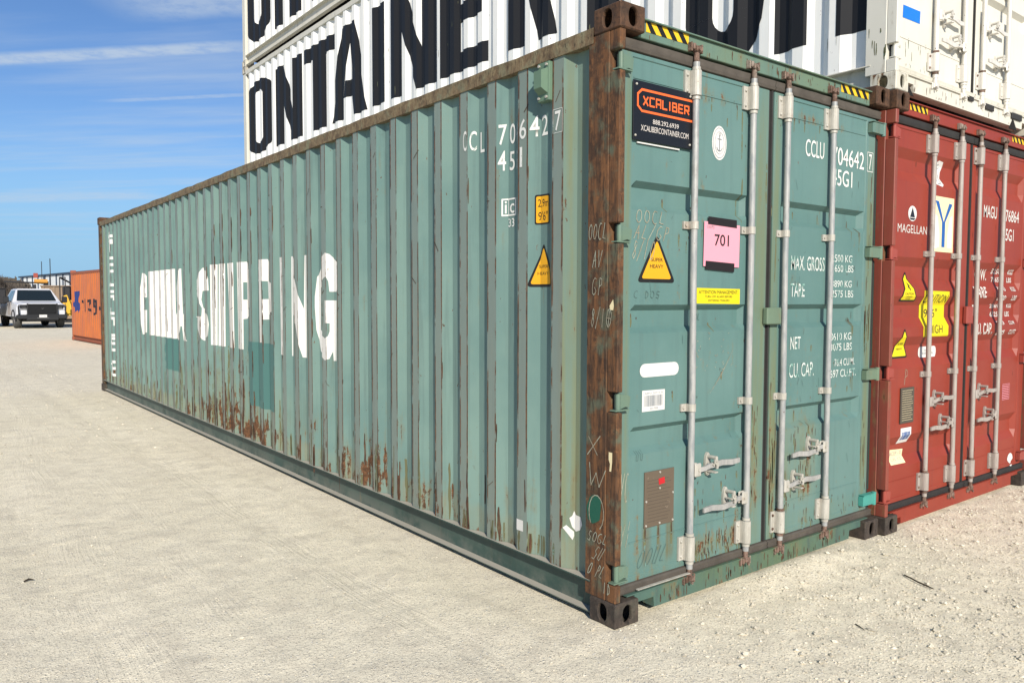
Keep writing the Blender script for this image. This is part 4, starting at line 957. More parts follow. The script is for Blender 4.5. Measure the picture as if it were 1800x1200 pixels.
tri_sticker(.350, 1.752, 1.540, .122, [('CAUTION', (.29, 1.585, .41, 1.600)), ('OVERHEAD', (.305, 1.568, .395, 1.577)), ('DANGER', (.315, 1.555, .385, 1.563))], red, 'yellow CAUTION triangle on the red door', True)
tri_sticker(.300, 1.365, 1.155, .118, [('SUPER', (.262, 1.245, .335, 1.260)), ('HEAVY', (.255, 1.210, .34, 1.225))], red, 'yellow SUPER HEAVY triangle on the red door')
st = polys([[(.570, 1.293), (.955, 1.290), (.955, 1.613), (.570, 1.617)]], RL, .0016, 'height_sticker', 'yellow_bright', red); lab(st, 'yellow CAUTION 9\'6" HIGH sticker behind the rods')
texts([('CAUTION', (.585, 1.530, .940, 1.590)), ('9\' 6"', (.640, 1.428, .845, 1.490)), ('HIGH', (.655, 1.315, .860, 1.375))], RL, .0024, 'black', st, .0)
st = polys([rrect(.575, .845, 1.145, 1.222, .030)], RL, .0016, 'oval_label', 'paper', red); texts([('PLACE OF', (.66, 1.188, .76, 1.200)), ('INSPECTION', (.64, 1.166, .80, 1.180))], RL, .0024, 'grey_print', st)
hand('P', .305, .975, .06, .10, .004, RL, red)
pl = MB().box(.256, .440, .046, .054, .712, .955, .001).build('data_plate', 'plate_grey', red); lab(pl, 'dark metal data plate on the red door')
ps = []
for k in range(14): ps += ribbon([(.270, .935-k*.0155), (.425-RNG.uniform(0, .03), .935-k*.0155)], .0020)
polys(ps, plane_y(.046), .001, 'etched_text', 'cream_paper', pl)
st = polys([[(.282, .568), (.432, .568), (.432, .676), (.282, .678)]], RL, .0016, 'barcode_sticker', 'paper', red); polys(bars(.300, .415, .592, .648, 3), RL, .0022, 'bars', 'blue_print', st)
st = polys([[(.186, .434), (.385, .430), (.378, .48), (.390, .522), (.187, .535)]], RL, .0016, 'inspection_sticker', 'cream_paper', red)
texts([('ACEP - D', (.205, .490, .370, .515)), ('US 12', (.215, .455, .350, .472))], RL, .0022, 'grey_print', st)
texts([('MAGU', (1.492, 2.185, 1.735, 2.280)), ('576864', (1.850, 2.178, 2.170, 2.272)), ('45G1', (1.858, 2.026, 2.075, 2.122))], RR_, .0024, 'red_white_mark', red, .012)
texts([('M. G. W.', (1.335, 1.705, 1.665, 1.792)), ('TARE', (1.375, 1.570, 1.600, 1.655)), ('NET', (1.325, 1.430, 1.480, 1.515)), ('CU. CAP.', (1.395, 1.285, 1.722, 1.375)),
       ('32500', (1.745, 1.760, 1.975, 1.800)), ('KGS', (2.075, 1.760, 2.175, 1.800)), ('71650', (1.755, 1.695, 1.950, 1.735)), ('LBS', (2.06, 1.695, 2.155, 1.735)),
       ('3810', (1.80, 1.625, 1.965, 1.660)), ('KGS', (2.075, 1.625, 2.165, 1.660)), ('8400', (1.81, 1.550, 1.975, 1.590)), ('LBS', (2.10, 1.550, 2.19, 1.590)),
       ('28690', (1.745, 1.490, 1.965, 1.522)), ('KGS', (2.075, 1.490, 2.17, 1.522)), ('63250', (1.755, 1.420, 1.945, 1.460)), ('LBS', (2.04, 1.420, 2.13, 1.460)),
       ('76.3', (1.80, 1.355, 1.955, 1.385)), ('CU.M', (2.05, 1.355, 2.155, 1.385)), ('2695', (1.80, 1.275, 1.97, 1.312)), ('CU.FT.', (2.06, 1.275, 2.20, 1.312))], RR_, .0024, 'red_white_mark', red, .018)
ps = []
for k in range(8): ps += ribbon([(1.965, .855-k*.014), (2.09, .855-k*.014)], .004)
polys(ps+ribbon([(1.96, .87), (2.10, .87), (2.10, .745), (1.96, .745), (1.96, .87)], .003), RR_, .002, 'stencil_table', 'pink', red)
polys([ell(2.165, .235, .055, .052)[:13]+[(2.15, .20)], [(2.15, .19), (2.20, .19), (2.175, .165)]], RR_, .002, 'emblem', 'paper', red)
MB().box(1.170, 1.275, .018, .050, 1.375, 1.505, .006).build('door_latch_cover', 'red_frame', red)

#@@WHITE
CWT = dict(side='white_side', door='white_door', rail='white_frame', low='white_frame', cast_low='white_cast', cast_top='white_cast', post='white_door', header='white_door', sill='white_frame', rod='rod_white', bracket='rod_white',
           cam='rod_white', hinge='white_door', handle='rod_white', gasket='white_frame', welds=(.372,))
WL = [('O', 11.97, 10.80), ('N', 10.64, 9.52), ('T', 9.42, 8.27), ('A', 8.42, 7.30), ('I', 7.11, 6.78), ('N', 6.66, 5.55), ('E', 5.42, 4.50), ('R', 4.14, 3.36)]
def white_box(z, label, lo, hi, extra):
    T, S2 = container('shipping_container', label, (2.470, -.022, z), CWT, rods=(.588, 1.03, 1.345, 1.790), bands=(2.112, 1.524, .935), handles=(('r', .60), ('l', .455), ('r', .68), ('l', .455)))
    sf = side_surface()
    for ch, y0, y1 in WL: big_letters([(ch, y0, y1, lo, hi)], sf, .0022, 'navy_mark', T, 0)
    for ch, y0, y1, a, b in extra: big_letters([(ch, y0, y1, a, b)], sf, .0022, 'navy_mark', T, 0)
    return T, S2
wh, (WLf, WRf) = white_box(2.900, 'white container stacked directly on the red one with blue tape on its door', 1.240, 2.535, [('P', 2.90, 1.84, -.1+.55, 2.50), ('O', 1.75, 1.0, .44, 2.50), ('I', .92, .655, .44, 2.50), ('I', .43, .20, .44, 2.50)])
wh2, _ = white_box(5.800, 'upper white container of the stack with only its lettered lower side in view', .30, 2.45, [])
polys([[(.172, .500), (.408, .506), (.412, .588), (.176, .582)]], WLf, .002, 'tape_strip', 'blue_tape', wh)
bt = MB().box(1.12, 1.20, .020, .032, .105, .138, .003).box(1.42, 1.56, .020, .032, .085, .130, .004).box(1.90, 2.10, .020, .032, .085, .135, .004)
bt.build('seal_clips', 'gasket', wh)
rr = random.Random(44); sp = []
for _ in range(26): x = rr.uniform(.17, 2.2); z = rr.uniform(.05, .13); sp.append((x, max(.036, z-rr.uniform(.01, .05)), z, rr.uniform(.004, .012)))
rust_runs(sp, plane_y(.034), 'rust_run', wh, 'rust_runs', .001, 12)
sp = [(rr.uniform(.05, .60), z_-rr.uniform(.02, .07), z_, rr.uniform(.003, .010)) for z_ in [rr.uniform(.19, .40) for _ in range(22)]]
rust_runs([(max(.07, a), max(.19, b_), max(c_, .21), d_) for a, b_, c_, d_ in sp], WLf, 'door_stain', wh, 'rust_runs', .0012, 13)
sp = [(-rr.uniform(.03, .20), z_-rr.uniform(.03, .10), z_, rr.uniform(.006, .018)) for z_ in [rr.uniform(.24, .45) for _ in range(16)]]
rust_runs(sp[:7], plane_x(.004), 'door_stain', wh, 'rust_runs', .001, 14)
sp = [(-rr.uniform(.25, 8), z_-rr.uniform(.02, .12), z_, rr.uniform(.003, .008)) for z_ in [rr.uniform(.24, 2.6) for _ in range(90)]]
rust_runs(sp, side_surface(), 'door_stain', wh, 'grime_runs', .0026, 15); rust_runs([(a-.07, b_, c_, d_) for a, b_, c_, d_ in sp], side_surface(), 'door_stain', wh2, 'grime_runs', .0026, 16)
sp = [(x_, z_-rr.uniform(.01, .04), z_, rr.uniform(.003, .007)) for x_, z_ in [(rr.uniform(.15, 2.2), rr.uniform(.2, 2.5)) for _ in range(60)]]
rust_runs(sp, Surf(lambda u, v, o: (RL if u < 1.24 else RR_).fn(u, v, o), cv=RL.cv), 'rust_run', red, 'rust_runs', .0012, 17)
MB().prism([(.170, .004), (.300, .004), (.215, .075), (.200, .075)], 'y', .0300, .0335).prism([(1.87, .004), (2.03, .004), (1.95, .085), (1.94, .085)], 'y', .0300, .0335).build('fork_opening_shade', 'dark', wh)  # flat dark plates stand in for the shade inside the openings

#@@ORANGE
CO = dict(side='orange_side', door='orange_side', rail='orange_frame', low='orange_frame', cast_low='orange_frame', cast_top='orange_frame', post='orange_side', header='orange_frame')
orl = 6.058
orange = container('shipping_container', 'orange standard-height container with a blue mark, half hidden behind the green one', (2.60, 30.83-6.05, 0), CO, L=orl, H=2.591, doors=False, rz=R(2.7))
OS = side_surface(orl)
def ob(d): return -(orl-d)   # distance from the far corner to side coordinate
polys([[(ob(.50), 1.80), (ob(1.32), 1.82), (ob(1.18), 1.45), (ob(1.34), 1.30), (ob(1.20), 1.02), (ob(.92), 1.12), (ob(.40), 1.02), (ob(.48), 1.20), (ob(.20), 1.32), (ob(.62), 1.52)]], OS, .003, 'painted_mark', 'navy_blue_mark', orange)
ps = ribbon([(ob(1.75), 1.45), (ob(1.95), 1.40)], .10)+ribbon([(ob(2.15), 1.50), (ob(2.15), 1.12)], .14)+ribbon([(ob(2.6), 1.46), (ob(3.0), 1.48), (ob(2.65), 1.16), (ob(3.1), 1.14)], .09)
ps += ribbon([(ob(3.75), 1.44), (ob(3.45), 1.50), (ob(3.45), 1.28), (ob(3.75), 1.26), (ob(3.75), 1.48), (ob(3.72), 1.05), (ob(3.45), 1.02)], .08)+ribbon([(ob(4.15), 1.22), (ob(4.3), 1.22)], .12)
polys(ps, OS, .003, 'lettering', 'black_mark', orange)

#@@GROUND
def vnoise(x, y, seed):
    """tileless value noise on arrays"""
    xi = np.floor(x).astype(np.int64); yi = np.floor(y).astype(np.int64); fx = x-xi; fy = y-yi
    fx = fx*fx*(3-2*fx); fy = fy*fy*(3-2*fy)
    def h(a, b):
        n = (a*374761393+b*668265263+seed*1274126177) & 0xffffffff
        n = ((n ^ (n >> 13))*1274126177) & 0xffffffff
        return ((n ^ (n >> 16)) & 0xffff)/65535.0
    return (h(xi, yi)*(1-fx)+h(xi+1, yi)*fx)*(1-fy)+(h(xi, yi+1)*(1-fx)+h(xi+1, yi+1)*fx)*fy-.5
def ground_z(x, y):
    x = np.asarray(x, float); y = np.asarray(y, float)
    z = .010*vnoise(x*1.1, y*1.1, 1)+.0035*vnoise(x*4, y*4, 2)+.0035*vnoise(x*9, y*9, 3)+.0045*vnoise(x*19, y*19, 4)
    # wind and tyre ridges
    a = R(28); u = x*math.cos(a)+y*math.sin(a); v = -x*math.sin(a)+y*math.cos(a)
    z += .0028*vnoise(u*2.6, v*11, 5)
    b = R(91); u2 = x*math.cos(b)+y*math.sin(b); v2 = -x*math.sin(b)+y*math.cos(b)
    for c, w_ in ((.60, .14), (1.95, .16), (3.3, .2)):
        q = np.exp(-((v2-c)/w_)**2)
        z += q*(-.010+.0035*np.sin(v2*70+u2*8)*(vnoise(u2*1.5, v2*.5, 6)+.5))
    near = (x > -.02)*(x < 5)*(y > -.25)*(y < .6)
    sillp = np.exp(-((y+.02)/.13)**2)*np.exp(-((x-1.45)/.50)**4)
    z += .030*sillp
    right = 1/(1+np.exp(-(x-.3-y*.0)*3))*(y < .3)
    z += right*.009*vnoise(x*15, y*15, 8)
    dist = np.hypot(x+2.5, y+2.5); z *= np.clip(1.2-dist/60, 0, 1)
    rim = (x > -.05)*(x < 5)*(y > -.1)*(y < 12.4)
    flat = np.clip((np.maximum(-x, 0))/.25, 0, 1)
    z = np.where((y > 0.2) & (x > -.25) & (x < 5), z*flat*.5-.004, z)
    return z-.004
def coords(lo, hi, step, far_lo, far_hi):
    c = list(np.arange(lo, hi+1e-6, step)); s_ = step; x = hi
    while x < far_hi: s_ *= 1.16; x += s_; c.append(min(x, far_hi))
    s_ = step; x = lo
    while x > far_lo: s_ *= 1.16; x -= s_; c.insert(0, max(x, far_lo))
    return np.array(c)
gx = coords(-6.0, 5.0, .03, -2500, 2500); gy = coords(-2.2, 8.0, .03, -600, 4000)
GX, GY = np.meshgrid(gx, gy); GZ = ground_z(GX, GY)
nx, ny = len(gx), len(gy)
verts = np.stack([GX.ravel(), GY.ravel(), GZ.ravel()], 1)
ii = (np.arange(ny-1)[:, None]*nx+np.arange(nx-1)[None, :]).ravel()
quads = np.stack([ii, ii+1, ii+nx+1, ii+nx], 1)
me = bpy.data.meshes.new('gravel_yard'); me.vertices.add(len(verts)); me.vertices.foreach_set('co', verts.ravel())
me.loops.add(quads.size); me.loops.foreach_set('vertex_index', quads.ravel()); me.polygons.add(len(quads))
me.polygons.foreach_set('loop_start', np.arange(len(quads))*4); me.polygons.foreach_set('use_smooth', np.ones(len(quads), bool)); me.update(); me.validate()
m_, t, b, co = mat('crushed_limestone')
n1 = t.noise(co, .5, 5, .6); n2 = t.noise(co, 5, 6, .65); n3 = t.noise(co, 60, 4, .7); n4 = t.noise(co, 230, 2, .6)
vo = t.new('ShaderNodeTexVoronoi'); t.put(vo.inputs['Vector'], co); vo.inputs['Scale'].default_value = 75
vo2 = t.new('ShaderNodeTexVoronoi'); t.put(vo2.inputs['Vector'], co); vo2.inputs['Scale'].default_value = 200
col = t.mix(t.step(n1, .3, .7), (.76, .69, .525), (.82, .75, .585))
col = t.mix(t.mul(t.step(n2, .42, .7), .5), col, (.54, .485, .385))
col = t.mix(t.mul(t.step(n3, .50, .68), .40), col, (.50, .455, .365))
gr = t.xyz(vo.outputs['Color'])[0]
col = t.mix(t.mul(t.step(gr, .86, .92), t.step(vo.outputs['Distance'], .42, .25)), col, (.70, .67, .60))
gr2 = t.xyz(vo2.outputs['Color'])[1]
col = t.mix(t.mul(t.step(gr2, .80, .9), .7), col, (.36, .325, .265))
trk = None
for (ang, c_, w__, k_) in ((92, .60, .22, 1.0), (89, 1.35, .20, .8), (87, 1.95, .26, .9), (94, 3.3, .28, .8), (90, 4.3, .3, .7)):
    mp = t.new('ShaderNodeMapping', vector_type='POINT'); t.put(mp.inputs[0], co); mp.inputs['Rotation'].default_value = (0, 0, R(-ang))
    q_ = t.xyz(mp.outputs[0]); wv = t.mul(t.sub(t.noise(mp.outputs[0], .35, 2, .5), .5), .5)
    dd = t.m('ABSOLUTE', t.sub(t.add(q_[1], wv), c_)); mk = t.mul(t.sub(1, t.step(dd, w__*.35, w__)), k_)
    ln_ = t.noise(t.comb(t.mul(q_[0], .9), t.mul(t.add(q_[1], wv), 34), 0), 1.0, 3, .6)
    tm = t.mul(mk, t.step(ln_, .35, .65)); trk = tm if trk is None else t.mx(trk, tm)
brk = t.step(t.noise(co, 1.6, 4, .6, off=(9, 9, 0)), .38, .6); trk = t.mul(trk, brk)
col = t.mix(t.mul(trk, .12), col, (.80, .74, .61))
t.put(b.inputs['Base Color'], col); b.inputs['Roughness'].default_value = .95; b.inputs['Specular IOR Level'].default_value = .1
hgt = t.add(t.add(t.mul(n3, .55), t.mul(n4, .30)), t.add(t.mul(n2, 1.1), t.mul(t.sub(1, t.step(vo.outputs['Distance'], .0, .5)), t.mul(t.step(gr, .6, .9), .5))))
hgt = t.add(hgt, t.mul(trk, .30))
bump(t, b, hgt, .8, .011)
me.materials.append(m_)
gnd = bpy.data.objects.new('ground', me); COL.objects.link(gnd); gnd['kind'] = 'structure'

# loose limestone chips: one mass
def chips(n, region, smin, smax, pw, seed, dens=None):
    rg = np.random.default_rng(seed); x = rg.uniform(region[0], region[1], n); y = rg.uniform(region[2], region[3], n)
    keep = ~((x > -.03) & (x < 4.95) & (y > -.01))
    if dens is not None: keep &= rg.random(n) < dens(x, y)
    x, y = x[keep], y[keep]; n = len(x)
    s_ = smin+(smax-smin)*rg.random(n)**pw
    base = np.array([(1, 0, 0), (-1, 0, 0), (0, 1, 0), (0, -1, 0), (0, 0, 1), (0, 0, -.6), (.6, .6, .55), (-.6, .55, .5), (.55, -.6, .55), (-.6, -.6, .5)], float)
    tri = np.array([(0, 2, 6), (2, 4, 6), (4, 0, 6), (2, 1, 7), (1, 4, 7), (4, 2, 7), (0, 4, 8), (4, 3, 8), (3, 0, 8), (1, 3, 9), (3, 4, 9), (4, 1, 9), (0, 5, 2), (2, 5, 1), (1, 5, 3), (3, 5, 0)])
    V = base[None]*(1+rg.uniform(-.32, .32, (n, 10, 1))); V = V*np.stack([rg.uniform(.7, 1.4, n), rg.uniform(.6, 1.1, n), rg.uniform(.4, .85, n)], 1)[:, None, :]
    a = rg.uniform(0, 2*np.pi, n); ca_, sa_ = np.cos(a)[:, None], np.sin(a)[:, None]
    Vx = V[..., 0]*ca_-V[..., 1]*sa_; Vy = V[..., 0]*sa_+V[..., 1]*ca_
    P = np.stack([Vx*s_[:, None]+x[:, None], Vy*s_[:, None]+y[:, None], V[..., 2]*s_[:, None]+(ground_z(x, y)+s_*.15)[:, None]], 2)
    return P.reshape(-1, 3), (tri[None]+10*np.arange(n)[:, None, None]).reshape(-1, 3)
def right_d(x, y):
    return np.clip(1/(1+np.exp(-(x-.2)*2.2)), .06, 1)
parts = [chips(44000, (-.8, 6.0, -2.3, .2), .0018, .0075, 2.0, 1, right_d), chips(3200, (-.2, 6.0, -2.2, .1), .006, .0165, 2.4, 2, right_d), chips(24000, (-6.5, 0.5, -1.8, 8.5), .0018, .006, 2.2, 3, lambda x, y: np.clip(.35+.9*vnoise(x*.9, y*.9, 12), .05, 1)), chips(260, (-6, .2, -1.8, 8), .005, .011, 2.6, 4),
         chips(2500, (-7, -.02, 6, 26), .006, .016, 2.0, 5)]
VV, TT, o_ = [], [], 0
for v_, t_ in parts: VV.append(v_); TT.append(t_+o_); o_ += len(v_)
VV = np.concatenate(VV); TT = np.concatenate(TT)
me = bpy.data.meshes.new('loose_gravel'); me.from_pydata(VV.tolist(), [], TT.tolist())
m_, t, b, co = mat('limestone_chips')
gi = t.new('ShaderNodeNewGeometry').outputs['Random Per Island']
t.put(b.inputs['Base Color'], t.mix(t.step(gi, .2, 1), (.47, .43, .345), (.66, .61, .50))); b.inputs['Roughness'].default_value = .92; b.inputs['Specular IOR Level'].default_value = .1
me.materials.append(m_); o = bpy.data.objects.new('gravel', me); COL.objects.link(o); o['kind'] = 'stuff'; o['label'] = 'loose pale limestone chips scattered on the yard'
# twigs
M['twig'] = plain('twig', (.035, .026, .018), .9)
def twig(pts, r, label_):
    q = [(x, y, float(ground_z(x, y))+r+dz) for x, y, dz in pts]
    return tag(MB().tube(q, [r*.8]+[r]*(len(q)-2)+[r*.5], 6).build('twig', 'twig'), label_, 'twig')
twig([(1.822, -.47, .0), (1.800, -.492, .006), (1.79, -.52, .010), (1.768, -.57, .008), (1.752, -.615, .006), (1.735, -.668, .002)], .0045, 'bent dark twig on the gravel in front of the red container')
twig([(.976, -.643, .001), (.955, -.675, .003), (.931, -.714, .001)], .0028, 'short straight dark twig on the gravel in front of the green doors')
twig([(-2.118, 2.438, .0), (-2.095, 2.45, .006), (-2.072, 2.447, .002)], .006, 'small dark twig alone on the bare yard at left')

#@@FAR
M['car_white'] = plain('car_white', (.56, .57, .60), .3, vary=.04, spec=.5); M['car_dirty'] = plain('car_dirty', (.36, .33, .31), .6, vary=.3, scale=1.5)
M['plastic'] = plain('plastic', (.018, .019, .021), .6, vary=.2); M['tyre'] = plain('tyre', (.055, .055, .052), .9, vary=.3)
M['tan'] = plain('tan', (.23, .17, .12), .85, vary=.3, scale=2); M['machine_yellow'] = plain('machine_yellow', (.62, .36, .03), .5, vary=.2, scale=2)
M['machine_black'] = plain('machine_black', (.025, .025, .028), .7); M['machine_orange'] = plain('machine_orange', (.52, .25, .05), .5, vary=.2)
M['lamp_glass'] = plain('lamp_glass', (.16, .16, .16), .15, spec=.8); M['shed_white'] = plain('shed_white', (.76, .77, .76), .5, vary=.05, scale=.3); M['shed_blue'] = plain('shed_blue', (.022, .040, .075), .5)
m_, t, b, co = mat('glass_dark'); b.inputs['Base Color'].default_value = (.012, .018, .02, 1); b.inputs['Roughness'].default_value = .06; b.inputs['Specular IOR Level'].default_value = .8; M['glass_dark'] = m_

def wheel(parent, x, y, r, wd, d=1):
    n = 28; mb = MB()
    prof_ = [(.60, -wd*.42), (.86, -wd*.5), (1, -wd*.38), (1, wd*.38), (.86, wd*.5), (.60, wd*.42)]
    vs = [(x+b_, y+r*a*math.cos(2*math.pi*k/n), r+r*a*math.sin(2*math.pi*k/n)) for k in range(n) for a, b_ in prof_]
    mb.add(vs, [(k*6+j, k*6+(j+1) % 6, ((k+1) % n)*6+(j+1) % 6, ((k+1) % n)*6+j) for k in range(n) for j in range(6)], True)
    o = mb.build('wheel', 'tyre', parent)
    MB().tube([(x-wd*.3, y, r), (x+wd*.3, y, r)], r*.6, 20).tube([(x-wd*.42, y, r), (x+wd*.42, y, r)], r*.2, 10).build('rim', 'car_dirty', o)
    return o

def pickup(loc, rz):
    """front towards local -y, centred on x=0, front bumper at y=0"""
    T = thing('pickup_truck', 'white pickup truck with black grille guard parked facing the camera', 'pickup truck', loc, rz)
    hw = .98
    def loft(secs, name, material, parent=T):
        # secs: (y, half width, z bottom, z top, top inset)
        mb = MB(); vs = []
        for (y, h_, z0, z1, ins) in secs:
            vs += [(-h_, y, z0), (-h_, y, z0+(z1-z0)*.62), (-h_+ins*.35, y, z1-.05), (-h_+ins, y, z1), (h_-ins, y, z1), (h_-ins*.35, y, z1-.05), (h_, y, z0+(z1-z0)*.62), (h_, y, z0)]
        n = 8; k = len(secs)
        mb.add(vs, [(i*n+j, i*n+(j+1) % n, (i+1)*n+(j+1) % n, (i+1)*n+j) for i in range(k-1) for j in range(n)])
        mb.add(vs[:n], [tuple(range(n))]); mb.add(vs[-n:], [tuple(range(n))[::-1]])
        return mb.build(name, material, parent)
    loft([(.12, .90, .62, 1.16, .10), (.25, .97, .60, 1.24, .12), (1.35, .99, .60, 1.33, .10), (1.55, .99, .58, 1.34, .08), (5.6, 1.0, .60, 1.36, .04), (5.9, .98, .62, 1.34, .05)], 'body', 'car_white')
    loft([(.22, .80, 1.22, 1.275, .12), (.7, .84, 1.28, 1.335, .12), (1.38, .86, 1.30, 1.375, .12)], 'hood', 'car_white')
    # cab
    mb = MB(); vs = []
    for (y, h_, z) in ((1.40, .86, 1.35), (2.15, .70, 1.98), (3.6, .70, 2.00), (4.0, .86, 1.38)): vs += [(-h_, y, z), (h_, y, z)]
    vs += [(-.96, 1.42, 1.32), (.96, 1.42, 1.32), (-.95, 4.0, 1.34), (.95, 4.0, 1.34)]
    mb.add(vs, [(0, 1, 3, 2), (2, 3, 5, 4), (4, 5, 7, 6), (8, 0, 2), (9, 3, 1), (8, 2, 4, 10), (9, 11, 5, 3), (10, 4, 6), (11, 7, 5), (8, 9, 1, 0)])
    cab = mb.build('cab', 'car_white', T)
    MB().box(-.66, .66, 2.2, 3.5, 1.985, 2.03, .015).build('roof_panel', 'car_white', cab)
    ws = MB().add([(-.79, 1.44, 1.395), (.79, 1.44, 1.395), (.665, 2.09, 1.945), (-.665, 2.09, 1.945)], [(0, 1, 2, 3)])
    for v_ in range(4): ws.v[v_] = (ws.v[v_][0], ws.v[v_][1]-.010, ws.v[v_][2]+.008)
    ws.build('windshield', 'glass_dark', cab, fix=False)
    for s_ in (-1, 1):
        MB().add([(s_*.945, 1.75, 1.39), (s_*.94, 2.55, 1.39), (s_*.735, 2.55, 1.93), (s_*.735, 2.25, 1.93)], [(0, 1, 2, 3)]).build('side_window', 'glass_dark', cab, fix=False)
        MB().add([(s_*.94, 2.65, 1.39), (s_*.94, 3.5, 1.39), (s_*.735, 3.4, 1.93), (s_*.735, 2.65, 1.93)], [(0, 1, 2, 3)]).build('side_window', 'glass_dark', cab, fix=False)
        d = MB().box(min(s_*.985, s_*1.004), max(s_*.985, s_*1.004), 1.62, 2.58, .66, 1.32, .01).build('door', 'car_dirty', T)
        MB().box(min(s_*1.0, s_*1.02), max(s_*1.0, s_*1.02), 2.40, 2.54, 1.18, 1.21).build('handle', 'plastic', d)
        mr = MB().box(min(s_*1.06, s_*1.28), max(s_*1.06, s_*1.28), 1.62, 1.74, 1.30, 1.62, .03).tube([(s_*.96, 1.75, 1.36), (s_*1.1, 1.69, 1.38)], .022, 6).build('mirror', 'plastic', T)
        hl = MB().box(min(s_*.52, s_*.90), max(s_*.52, s_*.90), .085, .20, .94, 1.20, .02).build('headlight', 'plastic', T)
        MB().box(min(s_*.60, s_*.80), max(s_*.60, s_*.80), .070, .10, 1.03, 1.15, .012).build('lens', 'lamp_glass', hl)
        MB().box(min(s_*.84, s_*.88), max(s_*.84, s_*.88), .070, .10, .92, 1.16, .006).box(min(s_*.60, s_*.86), max(s_*.60, s_*.86), .072, .10, .955, .975).build('running_light', 'car_white', hl)
        wheel(T, s_*.84, 1.02, .42, .28); wheel(T, s_*.84, 4.85, .42, .28)
        MB().tube([(s_*.985, 1.02+.50*math.cos(R(a)), .42+.50*math.sin(R(a))) for a in range(0, 181, 15)], .035, 6).build('wheel_arch', 'plastic', T)
    MB().box(-.56, .56, .06, .14, .74, 1.24, .02).build('grille', 'plastic', T)
    g = MB().box(-.62, .62, -.02, .03, .68, .74, .01).box(-.60, -.54, -.03, .03, .60, 1.26, .01).box(.54, .60, -.03, .03, .60, 1.26, .01).box(-.56, .56, -.03, .03, 1.18, 1.24, .012)
    for k in range(8): g.box(-.54, .54, .0, .02, .78+k*.050, .80+k*.050)
    g.tube([(-.9, .02, .62), (-.92, .0, 1.12), (-.60, -.01, 1.16)], .035, 8).tube([(.9, .02, .62), (.92, .0, 1.12), (.60, -.01, 1.16)], .035, 8)
    gg = g.build('grille_guard', 'plastic', T)
    MB().prism([(-.02, 1.0), (0, .965), (.045, 1.045), (.035, 1.05), (0, .99), (-.03, 1.03), (-.045, 1.03)], 'y', -.045, -.028).build('emblem', 'lamp_glass', gg)
    MB().box(-.98, .98, -.04, .30, .48, .70, .04).box(-.62, .62, -.06, .0, .42, .60, .02).build('bumper', 'plastic', T)
    pl_ = MB().box(-.14, .16, -.075, -.062, .56, .69, .004).build('license_plate', 'paper', T)
    text('KPH 7042', (-.11, .60, .13, .65), plane_y(-.075), .001, 'blue_print', pl_)
    MB().box(-.22, .24, -.08, -.04, .525, .545).build('plate_bracket', 'lamp_glass', T)
    MB().box(-.7, .7, .5, 5.6, .34, .58).build('chassis', 'machine_black', T)
    MB().box(-.25, .25, 4.7, 5.0, .25, .45, .05).build('axle', 'machine_black', T)
    return T
th = math.atan2(-2.585-2.83, -2.547-44.5)
tr = pickup((3.00, 44.4, 0), R(-6+8))
tr.scale = (1.16, 1.16, 1.02)

# white flatbed body at the left edge
T = thing('work_truck', 'white utility body truck cut off by the left edge of the photo', 'truck', (0.15, 47.5, 0), R(4))
MB().box(-.9, 1.3, 0, 4.8, 1.02, 1.95, .02).build('body_panel', 'car_white', T)
MB().box(-.9, 1.28, .05, 4.7, .55, 1.01, .02).build('chassis', 'machine_black', T)
MB().box(.62, 1.5, -.4, .3, 1.25, 2.05, .05).box(.60, 1.52, -.42, .3, 2.05, 2.10, .01).build('tool_box', 'machine_black', T)
for q in ((-.6, 1.0), (1.1, 1.0), (-.6, 3.9), (1.1, 3.9)): wheel(T, q[0], q[1], .42, .26)
# tan skip bin behind the pickup
T = thing('storage_bin', 'tan brown steel bin behind the pickup cab', 'bin', (4.75, 54.5, 0), R(-12))
MB().box(-.6, 2.6, 0, 2.2, .25, 2.30, .02).build('bin_body', 'tan', T)
rb = MB()
for k in range(6): rb.box(-.5+k*.58, -.42+k*.58, -.06, -.002, .25, 2.28)
rb.box(-.65, 2.65, -.07, 2.25, 2.301, 2.37).build('stiffener', 'tan', T); MB().box(-.4, 2.4, .2, 2.0, 0, .249).build('skid', 'machine_black', T)
# yellow loader right of the pickup
T = thing('wheel_loader', 'yellow loader with black mast partly hidden by the orange container', 'loader', (4.55, 48.2, 0), R(-8))
MB().box(-.28, .5, 0, 2.0, .65, 1.45, .06).prism([(0, .55), (.35, .6), (.30, 1.2), (.12, 1.75), (-.05, 1.7), (.05, 1.2)], 'y', -.5, -.1).build('body', 'machine_yellow', T)
MB().box(.02, .08, -.3, -.2, .5, 2.75, .01).box(-.25, -.19, -.3, -.2, 1.0, 2.75, .01).box(-.25, .08, -.3, -.2, 2.70, 2.76).tube([(-.2, -.25, 2.72), (.55, .4, 2.30)], .05, 6).tube([(.5, .4, .6), (.55, .4, 2.3)], .06, 6).build('mast', 'machine_black', T)
MB().box(-.1, .7, .6, 1.8, 1.46, 2.25, .05).build('cab', 'machine_black', T)
for q in ((-.3, .3), (.6, .3), (-.3, 1.7), (.6, 1.7)): wheel(T, q[0], q[1], .48, .3)
